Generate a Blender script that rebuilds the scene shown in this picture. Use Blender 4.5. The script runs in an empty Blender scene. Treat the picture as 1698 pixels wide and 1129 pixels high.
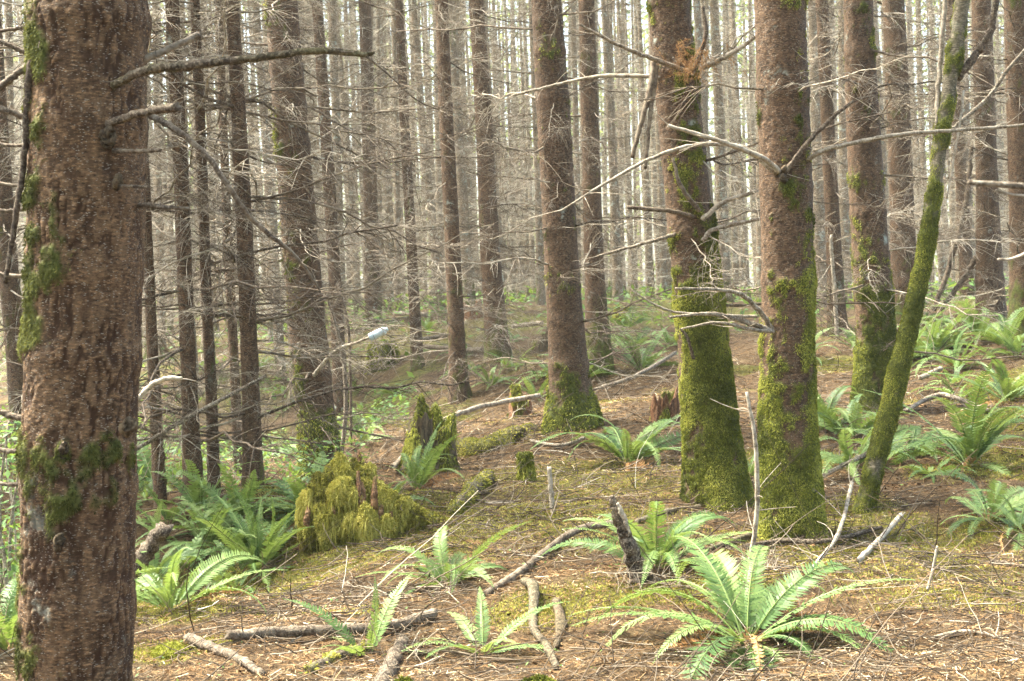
import bpy, math, random
import numpy as np
from mathutils import Vector, Matrix, Euler

sc = bpy.context.scene
C = sc.collection
R = math.radians
rnd = random.Random(7)
rng = np.random.default_rng(7)

# ------------------------------------------------------------------ camera, sky, sun, exposure
W, H, F = 1698.0, 1129.0, 2358.0
CX, CY = W / 2, H / 2
EYE = 1.6
PITCH = R(-1.81)
cam_d = bpy.data.cameras.new('camera')
cam = bpy.data.objects.new('camera', cam_d)
C.objects.link(cam)
cam.location = (0, 0, EYE)
cam.rotation_euler = (R(90) + PITCH, 0, 0)
cam_d.sensor_width = 36
cam_d.lens = 36 * F / W
cam_d.clip_start = 0.05
cam_d.clip_end = 2000
cam_d.dof.use_dof = True
cam_d.dof.focus_distance = 9.0
cam_d.dof.aperture_fstop = 10.0
sc.camera = cam

HAZE = 0.0006
SUN_EL, SUN_AZ = R(60), R(-68)          # azimuth measured from +Y (the viewing direction) towards +X
world = bpy.data.worlds.new('World')
sc.world = world
world.use_nodes = True
wn = world.node_tree
sky = wn.nodes.new('ShaderNodeTexSky')
sky.sky_type = 'NISHITA'
sky.sun_disc = False
sky.sun_elevation = SUN_EL
sky.sun_rotation = SUN_AZ
sky.air_density = 1.0
sky.dust_density = 5.0
sky.ozone_density = 0.6
bg = wn.nodes['Background']
bg.inputs['Strength'].default_value = 0.15
wn.links.new(sky.outputs[0], bg.inputs[0])
sun_d = bpy.data.lights.new('sun', 'SUN')
sun_d.energy = 2.5
sun_d.angle = R(12)
sun_d.color = (1.0, 0.95, 0.87)
sun = bpy.data.objects.new('sun', sun_d)
C.objects.link(sun)
sd = Vector((math.sin(SUN_AZ) * math.cos(SUN_EL), math.cos(SUN_AZ) * math.cos(SUN_EL), math.sin(SUN_EL)))
sun.rotation_euler = sd.to_track_quat('Z', 'Y').to_euler()
sun.location = sd * 60
sc.view_settings.view_transform = 'Standard'
sc.view_settings.look = 'None'
sc.view_settings.gamma = 1.0
sc.view_settings.exposure = 3.0
sc.view_settings.use_white_balance = True
sc.view_settings.white_balance_temperature = 6550
sc.view_settings.white_balance_tint = -2
sc.view_settings.use_curve_mapping = False
sc.cycles.max_bounces = 6
sc.cycles.diffuse_bounces = 4
sc.cycles.transparent_max_bounces = 4

# ------------------------------------------------------------------ maths helpers
def ray(px, py):
    x = (px - CX) / F
    z = -(py - CY) / F
    cp, sp = math.cos(PITCH), math.sin(PITCH)
    return np.array([x, cp - z * sp, sp + z * cp])

def P(px, py, d):
    """the point seen at photo pixel (px, py), d metres ahead"""
    r = ray(px, py)
    return np.array([0, 0, EYE]) + r * (d / r[1])

def _hash(ix, iy, iz, seed):
    n = (ix.astype(np.int64) * 374761393 + iy.astype(np.int64) * 668265263 + iz.astype(np.int64) * 2147483647 + seed * 974711) & 0xFFFFFFFF
    n = ((n ^ (n >> 13)) * 1274126177) & 0xFFFFFFFF
    n = ((n ^ (n >> 16)) * 2246822519) & 0xFFFFFFFF
    return ((n ^ (n >> 15)) & 0xFFFFFF) / float(0xFFFFFF)

def vnoise(x, y, z=0.0, seed=0):
    x, y, z = np.broadcast_arrays(np.asarray(x, float), np.asarray(y, float), np.asarray(z, float))
    ix, iy, iz = np.floor(x), np.floor(y), np.floor(z)
    fx, fy, fz = x - ix, y - iy, z - iz
    fx, fy, fz = fx * fx * (3 - 2 * fx), fy * fy * (3 - 2 * fy), fz * fz * (3 - 2 * fz)
    r = 0
    for a in (0, 1):
        for b in (0, 1):
            for c in (0, 1):
                w = (fx if a else 1 - fx) * (fy if b else 1 - fy) * (fz if c else 1 - fz)
                r = r + w * _hash(ix + a, iy + b, iz + c, seed)
    return r

def fbm(x, y, z=0.0, seed=0, octv=3):
    s, a, t = 0, 1.0, 0
    for o in range(octv):
        k = 2.03 ** o
        s = s + a * vnoise(np.asarray(x) * k + 13.7 * o, np.asarray(y) * k + 7.1 * o, np.asarray(z) * k, seed + o)
        t += a
        a *= 0.5
    return s / t

def voro(x, y, z, seed=0):
    """distance to the edge between the two nearest cells (0 at the edge), and the cell's random value"""
    ix, iy, iz = np.floor(x), np.floor(y), np.floor(z)
    f1 = np.full(x.shape, 9.0)
    f2 = np.full(x.shape, 9.0)
    cv = np.zeros(x.shape)
    for a in (-1, 0, 1):
        for b in (-1, 0, 1):
            for c in (-1, 0, 1):
                jx, jy, jz = ix + a, iy + b, iz + c
                dx = jx + _hash(jx, jy, jz, seed) - x
                dy = jy + _hash(jx, jy, jz, seed + 1) - y
                dz = jz + _hash(jx, jy, jz, seed + 2) - z
                d = np.sqrt(dx * dx + dy * dy + dz * dz)
                near = d < f1
                f2 = np.where(near, f1, np.minimum(f2, d))
                cv = np.where(near, _hash(jx, jy, jz, seed + 3), cv)
                f1 = np.where(near, d, f1)
    return f2 - f1, cv

def sstep(a, b, x):
    t = np.clip((x - a) / (b - a), 0, 1)
    return t * t * (3 - 2 * t)

# ------------------------------------------------------------------ the lie of the land
anch = [(1190, 832, 10.3), (1312, 888, 9.3), (1452, 678, 15), (948, 706, 14.3), (760, 662, 19.5), (825, 602, 23), (690, 612, 26),
        (618, 536, 34), (530, 802, 15), (322, 832, 21), (352, 815, 22.5), (420, 805, 20), (262, 838, 20), (1388, 548, 24.5), (1500, 532, 24),
        (1640, 524, 24), (1696, 556, 20), (1432, 842, 9.6), (560, 880, 10.4), (430, 940, 9.6), (850, 1129, 6.1), (1600, 1129, 5.9),
        (300, 1129, 6.3), (300, 1010, 7.9), (1650, 900, 8.6), (1650, 700, 13), (300, 590, 40), (450, 560, 44), (850, 505, 48), (1200, 500, 44),
        (700, 780, 12.6), (1000, 900, 8.9), (120, 650, 34), (20, 720, 15), (850, 496, 85), (150, 500, 85), (1550, 492, 85), (1620, 505, 45), (1300, 505, 36)]
A3 = [P(*a) for a in anch]
A3 += [np.array(v, float) for v in [(-2, 0, 0.0), (2.5, 0, 0.05), (-10, 4, -0.8), (11, 5, 0.6), (-2, -10, 0.1), (-14, -8, -.5), (14, -8, .6), (-26, 20, -1.6), (24, 20, 2.2),
                                    (-45, 60, 1.0), (45, 60, 2.5), (-60, 110, 2.0), (60, 110, 3.0), (0, 130, 2.0)]]
A3 = np.array(A3)
def _phi(r2):
    return np.where(r2 > 1e-9, 0.5 * r2 * np.log(np.maximum(r2, 1e-9)), 0)
_n = len(A3)
_S = 10.0
_q = A3[:, :2] / _S
_K = _phi(((_q[:, None] - _q[None]) ** 2).sum(-1)) + np.eye(_n) * 0.004
_Pm = np.hstack([np.ones((_n, 1)), _q])
_M = np.block([[_K, _Pm], [_Pm.T, np.zeros((3, 3))]])
_sol = np.linalg.solve(_M, np.concatenate([A3[:, 2], np.zeros(3)]))
def height(x, y, fine=True):
    x = np.asarray(x, float); y = np.asarray(y, float)
    sh = x.shape
    xf, yf = x.ravel(), y.ravel()
    cx_ = np.clip(xf, -60, 60); cy_ = np.clip(yf, -12, 130)
    q = np.stack([cx_, cy_], 1) / _S
    out = np.empty(len(q))
    for i in range(0, len(q), 20000):
        s = slice(i, i + 20000)
        r2 = ((q[s][:, None] - _q[None]) ** 2).sum(-1)
        out[s] = _phi(r2) @ _sol[:_n] + _sol[_n] + q[s] @ _sol[_n + 1:]
    out = out.reshape(sh)
    if fine:
        out = out + .16 * np.exp(-((x + 1.1) ** 2 + (y - 10.3) ** 2) / .9) - .28 * np.exp(-((x + 2.2) ** 2 + (y - 9.4) ** 2) / 1.0) + 0.34 * (fbm(x / 2.3, y / 2.3, 0, 3, 2) - .5) + 0.15 * (fbm(x / .55, y / .55, 0, 11, 3) - .5) + 0.045 * (vnoise(x / .13, y / .13, 0, 21) - .5)
    return out

def G(px, py, far=140.0):
    """where the view through photo pixel (px, py) meets the ground"""
    r = ray(px, py)
    t = np.concatenate([np.linspace(2.5, 30, 1400), np.linspace(30.1, far, 800)])
    pts = np.array([0, 0, EYE])[None] + r[None] * t[:, None]
    below = pts[:, 2] - height(pts[:, 0], pts[:, 1]) < 0
    i = int(np.argmax(below)) if below.any() else len(t) - 1
    p = pts[i]
    return np.array([p[0], p[1], float(height(p[0], p[1]))])

def ground_at(x, y):
    return np.array([x, y, float(height(x, y))])

# ------------------------------------------------------------------ mesh helpers
class MB:
    """collects triangles (with one float per vertex) and links them as one mesh object"""
    def __init__(self):
        self.v, self.f, self.a, self.b, self.n = [], [], [], [], 0
    def add(self, V, Fc, a=None, b=None):
        V = np.asarray(V, float); Fc = np.asarray(Fc, int)
        if Fc.shape[1] == 4:
            Fc = np.concatenate([Fc[:, [0, 1, 2]], Fc[:, [0, 2, 3]]])
        self.v.append(V); self.f.append(Fc + self.n)
        self.a.append(np.full(len(V), 0.0 if a is None else a) if np.ndim(a if a is not None else 0) == 0 else np.asarray(a))
        self.b.append(np.full(len(V), 0.0 if b is None else b) if np.ndim(b if b is not None else 0) == 0 else np.asarray(b))
        self.n += len(V)
        return self
    def arrays(self):
        return np.concatenate(self.v), np.concatenate(self.f)
    def mesh(self, name, mat, smooth=True, offset=None):
        V, Fc = self.arrays()
        if offset is not None:
            V = V - np.asarray(offset)[None]
        me = bpy.data.meshes.new(name)
        me.vertices.add(len(V)); me.vertices.foreach_set('co', V.astype(np.float32).ravel())
        me.loops.add(len(Fc) * 3); me.loops.foreach_set('vertex_index', Fc.astype(np.int32).ravel())
        me.polygons.add(len(Fc))
        me.polygons.foreach_set('loop_start', np.arange(0, len(Fc) * 3, 3, dtype=np.int32))
        me.polygons.foreach_set('loop_total', np.full(len(Fc), 3, dtype=np.int32))
        me.polygons.foreach_set('use_smooth', np.full(len(Fc), smooth))
        for nm, src in (('tint', self.a), ('relief', self.b)):
            at = me.attributes.new(nm, 'FLOAT', 'POINT')
            at.data.foreach_set('value', np.concatenate(src).astype(np.float32))
        me.update(calc_edges=True)
        for m in (mat if isinstance(mat, (list, tuple)) else [mat]):
            me.materials.append(m)
        return me

def link(name, me, parent=None, loc=(0, 0, 0), rot=None, scale=None):
    o = bpy.data.objects.new(name, me)
    C.objects.link(o)
    o.location = loc
    if rot is not None: o.rotation_euler = rot
    if scale is not None: o.scale = (scale, scale, scale) if np.ndim(scale) == 0 else scale
    if parent is not None: o.parent = parent
    return o

def tag(o, label=None, cat=None, group=None, kind=None):
    for k, v in (('label', label), ('category', cat), ('group', group), ('kind', kind)):
        if v: o[k] = v
    return o

def thing(name, label, cat, loc, group=None):
    o = bpy.data.objects.new(name, None)
    C.objects.link(o)
    o.location = loc
    o.empty_display_size = .1
    return tag(o, label, cat, group)

def spline(pts, n):
    """Catmull-Rom through rows of pts, n samples"""
    pts = np.asarray(pts, float)
    if len(pts) == 2:
        t = np.linspace(0, 1, n)[:, None]
        return pts[0] * (1 - t) + pts[1] * t
    seg = np.linalg.norm(np.diff(pts[:, :3], axis=0), axis=1)
    u = np.concatenate([[0], np.cumsum(seg)])
    ext = np.vstack([2 * pts[0] - pts[1], pts, 2 * pts[-1] - pts[-2]])
    out = []
    for s in np.linspace(0, u[-1], n):
        k = min(int(np.searchsorted(u, s, side='right')) - 1, len(pts) - 2)
        t = (s - u[k]) / max(u[k + 1] - u[k], 1e-9)
        p0, p1, p2, p3 = ext[k], ext[k + 1], ext[k + 2], ext[k + 3]
        out.append(.5 * ((2 * p1) + (-p0 + p2) * t + (2 * p0 - 5 * p1 + 4 * p2 - p3) * t * t + (-p0 + 3 * p1 - 3 * p2 + p3) * t ** 3))
    return np.array(out)

def frames(Pt):
    T = np.gradient(Pt, axis=0)
    T /= np.linalg.norm(T, axis=1)[:, None] + 1e-12
    ref = np.array([1., 0, 0]) if abs(T[:, 2]).mean() > .7 else np.array([0, 0, 1.])
    N = np.cross(T, ref); N /= np.linalg.norm(N, axis=1)[:, None] + 1e-9
    B = np.cross(T, N)
    return T, N, B

def tube(Pt, Rd, sides=6, cap=True):
    Pt = np.asarray(Pt, float); n = len(Pt)
    Rd = np.broadcast_to(np.asarray(Rd, float), (n,)) if np.ndim(Rd) < 2 else np.asarray(Rd)
    T, N, B = frames(Pt)
    th = np.linspace(0, 2 * math.pi, sides, endpoint=False)
    rr = Rd[:, None] if Rd.ndim == 1 else Rd
    V = Pt[:, None] + rr[..., None] * (np.cos(th)[None, :, None] * N[:, None] + np.sin(th)[None, :, None] * B[:, None])
    V = V.reshape(-1, 3)
    i = np.arange(n - 1)[:, None] * sides
    j = np.arange(sides)[None]
    k = (j + 1) % sides
    Q = np.stack([i + j, i + k, i + sides + k, i + sides + j], -1).reshape(-1, 4)
    Fc = np.concatenate([Q[:, [0, 1, 2]], Q[:, [0, 2, 3]]])
    if cap:
        V = np.vstack([V, Pt[:1], Pt[-1:]])
        a, b = n * sides, n * sides + 1
        jj = np.arange(sides); kk = (jj + 1) % sides
        e = (n - 1) * sides
        Fc = np.concatenate([Fc, np.stack([np.full(sides, a), kk, jj], 1), np.stack([np.full(sides, b), e + jj, e + kk], 1)])
    return V, Fc

def tri_normals(V, Fc):
    n = np.cross(V[Fc[:, 1]] - V[Fc[:, 0]], V[Fc[:, 2]] - V[Fc[:, 0]])
    a = np.linalg.norm(n, axis=1)
    return n / (a[:, None] + 1e-12), a / 2

def tufts(V, Fc, mask, dens, size, droop=0.2, seed=0, blades=2, width=.35, up=0.0):
    """small blades standing on the faces where mask (per vertex) is high"""
    g = np.random.default_rng(seed)
    nr, ar = tri_normals(V, Fc)
    w = ar * np.clip(mask[Fc].mean(1), 0, 1)
    tot = w.sum()
    n = int(tot * dens)
    mb = MB()
    if n < 3: return mb
    idx = g.choice(len(Fc), n, p=w / tot)
    u = g.random((n, 2)); fl = u.sum(1) > 1; u[fl] = 1 - u[fl]
    p = V[Fc[idx, 0]] + u[:, :1] * (V[Fc[idx, 1]] - V[Fc[idx, 0]]) + u[:, 1:] * (V[Fc[idx, 2]] - V[Fc[idx, 0]])
    nn = nr[idx]
    tn = np.clip(.46 + .7 * (fbm(p[:, 0] * 9, p[:, 1] * 9, p[:, 2] * 9, seed, 2) - .5) + 1.1 * (fbm(p[:, 0] * 3.2, p[:, 1] * 3.2, p[:, 2] * 3.2, seed + 3, 2) - .5) + g.normal(0, .15, n), 0, 1)
    for _ in range(blades):
        L = size * g.uniform(.5, 1.5, (n, 1))
        d = nn * .7 + g.normal(0, .55, (n, 3)) + np.array([0, 0, up - droop])
        d /= np.linalg.norm(d, axis=1)[:, None]
        t = np.cross(d, g.normal(0, 1, (n, 3))); t /= np.linalg.norm(t, axis=1)[:, None] + 1e-9
        hw = L * width * .5
        tip = p + d * L + np.array([0, 0, -droop]) * L
        mid = p + d * L * .5
        Vb = np.stack([p - nn * size * .2 - t * hw * .5, mid - t * hw, tip, mid + t * hw], 1).reshape(-1, 3)
        b = np.arange(n)[:, None] * 4
        mb.add(Vb, np.concatenate([b + [0, 1, 3], b + [1, 2, 3]]), np.repeat(tn, 4))
    return mb

# ------------------------------------------------------------------ materials
def new_mat(name):
    m = bpy.data.materials.new(name)
    m.use_nodes = True
    nt = m.node_tree
    for n in list(nt.nodes): nt.nodes.remove(n)
    out = nt.nodes.new('ShaderNodeOutputMaterial')
    return m, nt, out

def N_(nt, typ, **kw):
    n = nt.nodes.new(typ)
    for k, v in kw.items():
        if k.startswith('i_'): n.inputs[k[2:]].default_value = v
        else: setattr(n, k, v)
    return n

def ramp(nt, src, stops):
    r = nt.nodes.new('ShaderNodeValToRGB')
    el = r.color_ramp.elements
    while len(el) < len(stops): el.new(.5)
    for e, (p_, c_) in zip(el, stops):
        e.position = p_
        e.color = (*c_, 1) if len(c_) == 3 else c_
    nt.links.new(src, r.inputs[0])
    return r.outputs[0]

def val(nt, src, lo, hi):
    m = N_(nt, 'ShaderNodeMapRange', interpolation_type='SMOOTHSTEP')
    m.inputs[1].default_value = lo; m.inputs[2].default_value = hi
    nt.links.new(src, m.inputs[0])
    return m.outputs[0]

def mix(nt, fac, a, b, mode='MIX'):
    m = N_(nt, 'ShaderNodeMix', data_type='RGBA', blend_type=mode)
    if hasattr(fac, 'node'): nt.links.new(fac, m.inputs[0])
    else: m.inputs[0].default_value = fac
    for s, i in ((a, 6), (b, 7)):
        if hasattr(s, 'node'): nt.links.new(s, m.inputs[i])
        else: m.inputs[i].default_value = (*s, 1)
    return m.outputs[2]

def math_(nt, op, a, b=0.0):
    m = N_(nt, 'ShaderNodeMath', operation=op)
    for s, i in ((a, 0), (b, 1)):
        if hasattr(s, 'node'): nt.links.new(s, m.inputs[i])
        else: m.inputs[i].default_value = s
    return m.outputs[0]

def coords(nt, sx, sy, sz, kind='Object'):
    tc = nt.nodes.new('ShaderNodeTexCoord')
    oi = nt.nodes.new('ShaderNodeObjectInfo')
    mp = N_(nt, 'ShaderNodeMapping')
    mp.inputs['Scale'].default_value = (sx, sy, sz)
    nt.links.new(tc.outputs[kind], mp.inputs[0])
    ad = N_(nt, 'ShaderNodeVectorMath', operation='ADD')
    mu = N_(nt, 'ShaderNodeMath', operation='MULTIPLY'); mu.inputs[1].default_value = 37.0
    nt.links.new(oi.outputs['Random'], mu.inputs[0])
    nt.links.new(mp.outputs[0], ad.inputs[0]); nt.links.new(mu.outputs[0], ad.inputs[1])
    return ad.outputs[0]

def noise(nt, vec, scale, detail=4, rough=.6):
    n = N_(nt, 'ShaderNodeTexNoise')
    n.inputs['Scale'].default_value = scale; n.inputs['Detail'].default_value = detail; n.inputs['Roughness'].default_value = rough
    nt.links.new(vec, n.inputs['Vector'])
    return n.outputs[0]

def attr(nt, name):
    return N_(nt, 'ShaderNodeAttribute', attribute_name=name).outputs['Fac']

def bark_mat(name, plate, plate2, furrow, lichen=0.5, speck=.5, relief=True, bump=.6, moss_cols=((.030, .036, .008), (.12, .125, .024))):
    m, nt, out = new_mat(name)
    b = N_(nt, 'ShaderNodeBsdfPrincipled'); b.inputs['Roughness'].default_value = .85
    b.inputs['Specular IOR Level'].default_value = .25
    v1 = coords(nt, 1, 1, .35 if name == 'bark_near' else 1.15)
    vs = coords(nt, 1, 1, 1)
    vh = coords(nt, 1, 1, 3.2)
    n1 = noise(nt, v1, 22, 5, .65)
    nbig = noise(nt, vs, 3.0, 3)
    nfl = noise(nt, vh, 40, 4, .7)
    col = mix(nt, val(nt, n1, .38, .62), plate2, plate)
    col = mix(nt, math_(nt, 'MULTIPLY', val(nt, nbig, .45, .7), .5), col, tuple(c * .6 for c in plate2))
    col = mix(nt, val(nt, nfl, .50, .68), col, tuple(min(1, c * 1.75) for c in plate))
    col = mix(nt, val(nt, nfl, .46, .34), col, tuple(c * .45 for c in plate2))
    if relief:
        col = mix(nt, attr(nt, 'relief'), col, furrow)
    else:
        vo = N_(nt, 'ShaderNodeTexVoronoi', feature='DISTANCE_TO_EDGE'); vo.inputs['Scale'].default_value = 26
        nt.links.new(v1, vo.inputs['Vector'])
        col = mix(nt, val(nt, vo.outputs['Distance'], .12, .0), col, furrow)
    # lichen crusts: pale grey-green blotches
    nl = noise(nt, vs, 7.0, 6, .7)
    lm = math_(nt, 'MULTIPLY', val(nt, nl, .60 - .08 * lichen, .70 - .06 * lichen), val(nt, nbig, .62 - .25 * lichen, .75 - .2 * lichen))
    col = mix(nt, math_(nt, 'MULTIPLY', lm, .30 if name == 'bark_near' else .8), col, (.34, .36, .30))
    # pale flecks
    vf = N_(nt, 'ShaderNodeTexVoronoi'); vf.inputs['Scale'].default_value = 62
    nt.links.new(vh, vf.inputs['Vector'])
    fm = math_(nt, 'MULTIPLY', val(nt, vf.outputs['Distance'], .30, .20), val(nt, noise(nt, vs, 45, 2), .55 - .12 * speck, .60 - .06 * speck))
    col = mix(nt, math_(nt, 'MULTIPLY', fm, .75 * speck), col, (.38, .33, .27))
    mcol = ramp(nt, noise(nt, vs, 30, 4, .7), [(.3, moss_cols[0]), (.7, moss_cols[1])])
    col = mix(nt, attr(nt, 'tint'), col, mcol)
    nt.links.new(col, b.inputs['Base Color'])
    bp = N_(nt, 'ShaderNodeBump'); bp.inputs['Strength'].default_value = bump; bp.inputs['Distance'].default_value = .012
    h = math_(nt, 'ADD', n1, math_(nt, 'MULTIPLY', nfl, .6))
    nt.links.new(h, bp.inputs['Height']); nt.links.new(bp.outputs[0], b.inputs['Normal'])
    nt.links.new(b.outputs[0], out.inputs[0])
    return m

def leaf_mat(name, stops, trans=.35, rough=.5, jitter=.25, spec=.3):
    """leaf tissue: colour from the per-vertex tint plus a shift per object; lets light through"""
    m, nt, out = new_mat(name)
    b = N_(nt, 'ShaderNodeBsdfPrincipled'); b.inputs['Roughness'].default_value = rough
    b.inputs['Specular IOR Level'].default_value = spec
    oi = nt.nodes.new('ShaderNodeObjectInfo')
    t = math_(nt, 'ADD', attr(nt, 'tint'), math_(nt, 'MULTIPLY', math_(nt, 'SUBTRACT', oi.outputs['Random'], .5), jitter))
    col = ramp(nt, t, stops)
    nt.links.new(col, b.inputs['Base Color'])
    tr = N_(nt, 'ShaderNodeBsdfTranslucent')
    nt.links.new(mix(nt, .5, col, (.35, .42, .06), 'MIX') if trans > .25 else col, tr.inputs[0])
    ms = N_(nt, 'ShaderNodeMixShader'); ms.inputs[0].default_value = trans
    nt.links.new(b.outputs[0], ms.inputs[1]); nt.links.new(tr.outputs[0], ms.inputs[2])
    nt.links.new(ms.outputs[0], out.inputs[0])
    return m

def wood_mat(name, dark, mid, pale, scale=(6, 6, 6), bump=.4, moss=((.05, .06, .012), (.17, .17, .035))):
    m, nt, out = new_mat(name)
    b = N_(nt, 'ShaderNodeBsdfPrincipled'); b.inputs['Roughness'].default_value = .8
    b.inputs['Specular IOR Level'].default_value = .2
    v = coords(nt, *scale)
    n1 = noise(nt, v, 3.0, 5, .65)
    n2 = noise(nt, v, 13.0, 4, .7)
    oi = nt.nodes.new('ShaderNodeObjectInfo')
    s = math_(nt, 'ADD', n1, math_(nt, 'MULTIPLY', math_(nt, 'SUBTRACT', oi.outputs['Random'], .5), .22))
    col = ramp(nt, s, [(.34, dark), (.52, mid), (.70, pale)])
    col = mix(nt, val(nt, n2, .45, .7), col, pale)
    col = mix(nt, attr(nt, 'tint'), col, ramp(nt, n2, [(.35, moss[0]), (.65, moss[1])]))
    nt.links.new(col, b.inputs['Base Color'])
    bp = N_(nt, 'ShaderNodeBump'); bp.inputs['Strength'].default_value = bump; bp.inputs['Distance'].default_value = .01
    nt.links.new(n2, bp.inputs['Height']); nt.links.new(bp.outputs[0], b.inputs['Normal'])
    nt.links.new(b.outputs[0], out.inputs[0])
    return m

M = {}
M['bark_near'] = bark_mat('bark_near', (.146, .083, .042), (.072, .038, .018), (.040, .017, .007), .35, .8, True, .7)
M['bark'] = bark_mat('bark', (.112, .064, .036), (.058, .033, .018), (.024, .013, .008), .45, .8, True, .7)
M['bark_far'] = bark_mat('bark_far', (.29, .22, .15), (.17, .122, .08), (.085, .056, .036), 1.0, .4, False, .5)  # pale lichen bark, lightened so far trunks carry the background glow in their colour
M['bark_maple'] = bark_mat('bark_maple', (.16, .13, .09), (.10, .08, .05), (.06, .05, .03), .6, .4, True, .4)
M['dead_branch'] = wood_mat('dead_branch', (.060, .040, .027), (.165, .122, .085), (.40, .335, .26))
M['far_branch'] = wood_mat('far_branch', (.13, .10, .07), (.32, .27, .20), (.56, .50, .41))  # lichen grey twigs; the cream glow of the background is put into their colour
M['dark_branch'] = wood_mat('dark_branch', (.035, .022, .015), (.09, .06, .042), (.22, .17, .12))
M['pale_branch'] = wood_mat('pale_branch', (.10, .075, .052), (.23, .18, .13), (.44, .37, .29))
M['log_bark'] = wood_mat('log_bark', (.042, .028, .019), (.105, .073, .050), (.26, .205, .15), (6, 6, 6), 1.0)
M['rot'] = wood_mat('rot', (.045, .018, .008), (.13, .055, .025), (.27, .15, .085), (9, 9, 2.2), .6)
M['rot_dark'] = wood_mat('rot_dark', (.02, .013, .008), (.06, .04, .025), (.17, .12, .07), (9, 9, 2.2), .6)
M['moss'] = leaf_mat('moss', [(.1, (.040, .046, .008)), (.45, (.180, .185, .026)), (.9, (.44, .42, .09))], .25, .8, .1, .1)
M['moss_dark'] = leaf_mat('moss_dark', [(.1, (.035, .036, .010)), (.5, (.105, .105, .024)), (.9, (.22, .21, .06))], .2, .8, .1, .1)
M['moss_stump_lit'] = leaf_mat('moss_stump_lit', [(.1, (.085, .072, .016)), (.45, (.33, .295, .055)), (.9, (.58, .50, .14))], .22, .8, .3, .1)  # stump moss brightened beyond its lighting; sunlight is put into the colour
M['moss_dry_lit'] = leaf_mat('moss_dry_lit', [(.1, (.14, .13, .022)), (.5, (.38, .345, .065)), (.9, (.60, .52, .16))], .25, .8, .1, .1)  # yellow moss with sunlight put into its colour, brighter than the plain moss
M['fern'] = leaf_mat('fern', [(.10, (.034, .070, .020)), (.45, (.088, .150, .042)), (.85, (.20, .26, .08))], .28, .5, .6, .3)
M['dead_fern'] = leaf_mat('dead_fern', [(.1, (.14, .060, .022)), (.5, (.30, .15, .06)), (.9, (.45, .28, .13))], .25, .7, .4, .15)
M['herb'] = leaf_mat('herb', [(.1, (.04, .09, .025)), (.5, (.085, .165, .042)), (.9, (.18, .28, .075))], .4, .5, .2, .3)
M['needle'] = leaf_mat('needle', [(.0, (.03, .016, .009)), (.35, (.130, .070, .032)), (.6, (.24, .140, .066)), (.85, (.35, .25, .14)), (1, (.62, .52, .38))], .1, .8, 0, .1)
M['crown'] = leaf_mat('crown', [(.1, (.022, .045, .014)), (.5, (.05, .09, .025)), (.9, (.11, .16, .045))], .3, .6, .3, .2)
M['far_leaf'] = leaf_mat('far_leaf', [(.1, (.09, .13, .04)), (.5, (.20, .27, .08)), (.9, (.36, .43, .16))], .5, .6, .2, .2)
M['twig'] = leaf_mat('twig', [(.0, (.04, .027, .018)), (.3, (.12, .085, .058)), (.6, (.26, .205, .15)), (.85, (.45, .385, .31)), (1, (.6, .54, .46))], 0, .8, 0, .15)

# ground
def ground_mat():
    m, nt, out = new_mat('forest_floor')
    b = N_(nt, 'ShaderNodeBsdfPrincipled'); b.inputs['Roughness'].default_value = .9
    b.inputs['Specular IOR Level'].default_value = .15
    v = coords(nt, 1, 1, 1)
    n1 = noise(nt, v, 1.3, 5, .6); n2 = noise(nt, v, 9, 6, .7); n3 = noise(nt, v, 60, 4, .8)
    st = N_(nt, 'ShaderNodeTexWave'); st.inputs['Scale'].default_value = 30; st.inputs['Distortion'].default_value = 30; st.inputs['Detail'].default_value = 4; st.inputs['Detail Scale'].default_value = 3
    nt.links.new(v, st.inputs['Vector'])
    col = ramp(nt, n2, [(.3, (.040, .023, .012)), (.5, (.110, .066, .034)), (.72, (.21, .138, .072))])  # base kept dark; shadow between the litter is put into this colour
    col = mix(nt, math_(nt, 'MULTIPLY', val(nt, n3, .5, .75), .7), col, (.40, .29, .18))
    col = mix(nt, math_(nt, 'MULTIPLY', val(nt, n3, .42, .28), .6), col, (.05, .03, .018))
    col = mix(nt, attr(nt, 'tint'), col, ramp(nt, n2, [(.35, (.075, .07, .018)), (.65, (.20, .18, .048))]))
    nt.links.new(col, b.inputs['Base Color'])
    bp = N_(nt, 'ShaderNodeBump'); bp.inputs['Strength'].default_value = .8; bp.inputs['Distance'].default_value = .02
    nt.links.new(math_(nt, 'ADD', n3, math_(nt, 'MULTIPLY', st.outputs[0], .5)), bp.inputs['Height'])
    nt.links.new(bp.outputs[0], b.inputs['Normal'])
    nt.links.new(b.outputs[0], out.inputs[0])
    return m
M['ground'] = ground_mat()

# ------------------------------------------------------------------ ground
def moss_ground(x, y):
    """where moss grows on the forest floor"""
    base = sstep(.54, .66, fbm(x / 1.1, y / 1.1, 0, 41, 4))
    for (mx, my, mr, s) in MOSSY:
        base = np.maximum(base, s * sstep(1.0, .35, np.hypot(x - mx, (y - my)) / mr + .9 * (fbm(x / .4, y / .4, 0, 43, 3) - .5)))
    return base
MOSSY = []
for (px, py, r, s) in [(560, 920, 1.0, .8), (850, 850, 1.5, .75), (700, 880, .8, .9), (950, 800, 1.2, .7), (1500, 950, 1.0, .4), (590, 700, 1.6, .6), (1620, 980, .7, .5), (940, 1000, .5, .8),
                       (280, 1080, .35, .9), (1300, 900, .8, .4), (720, 560, 4, .6), (560, 600, 4, .5)]:
    q_ = G(px, py); MOSSY.append((q_[0], q_[1], r, s))

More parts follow.
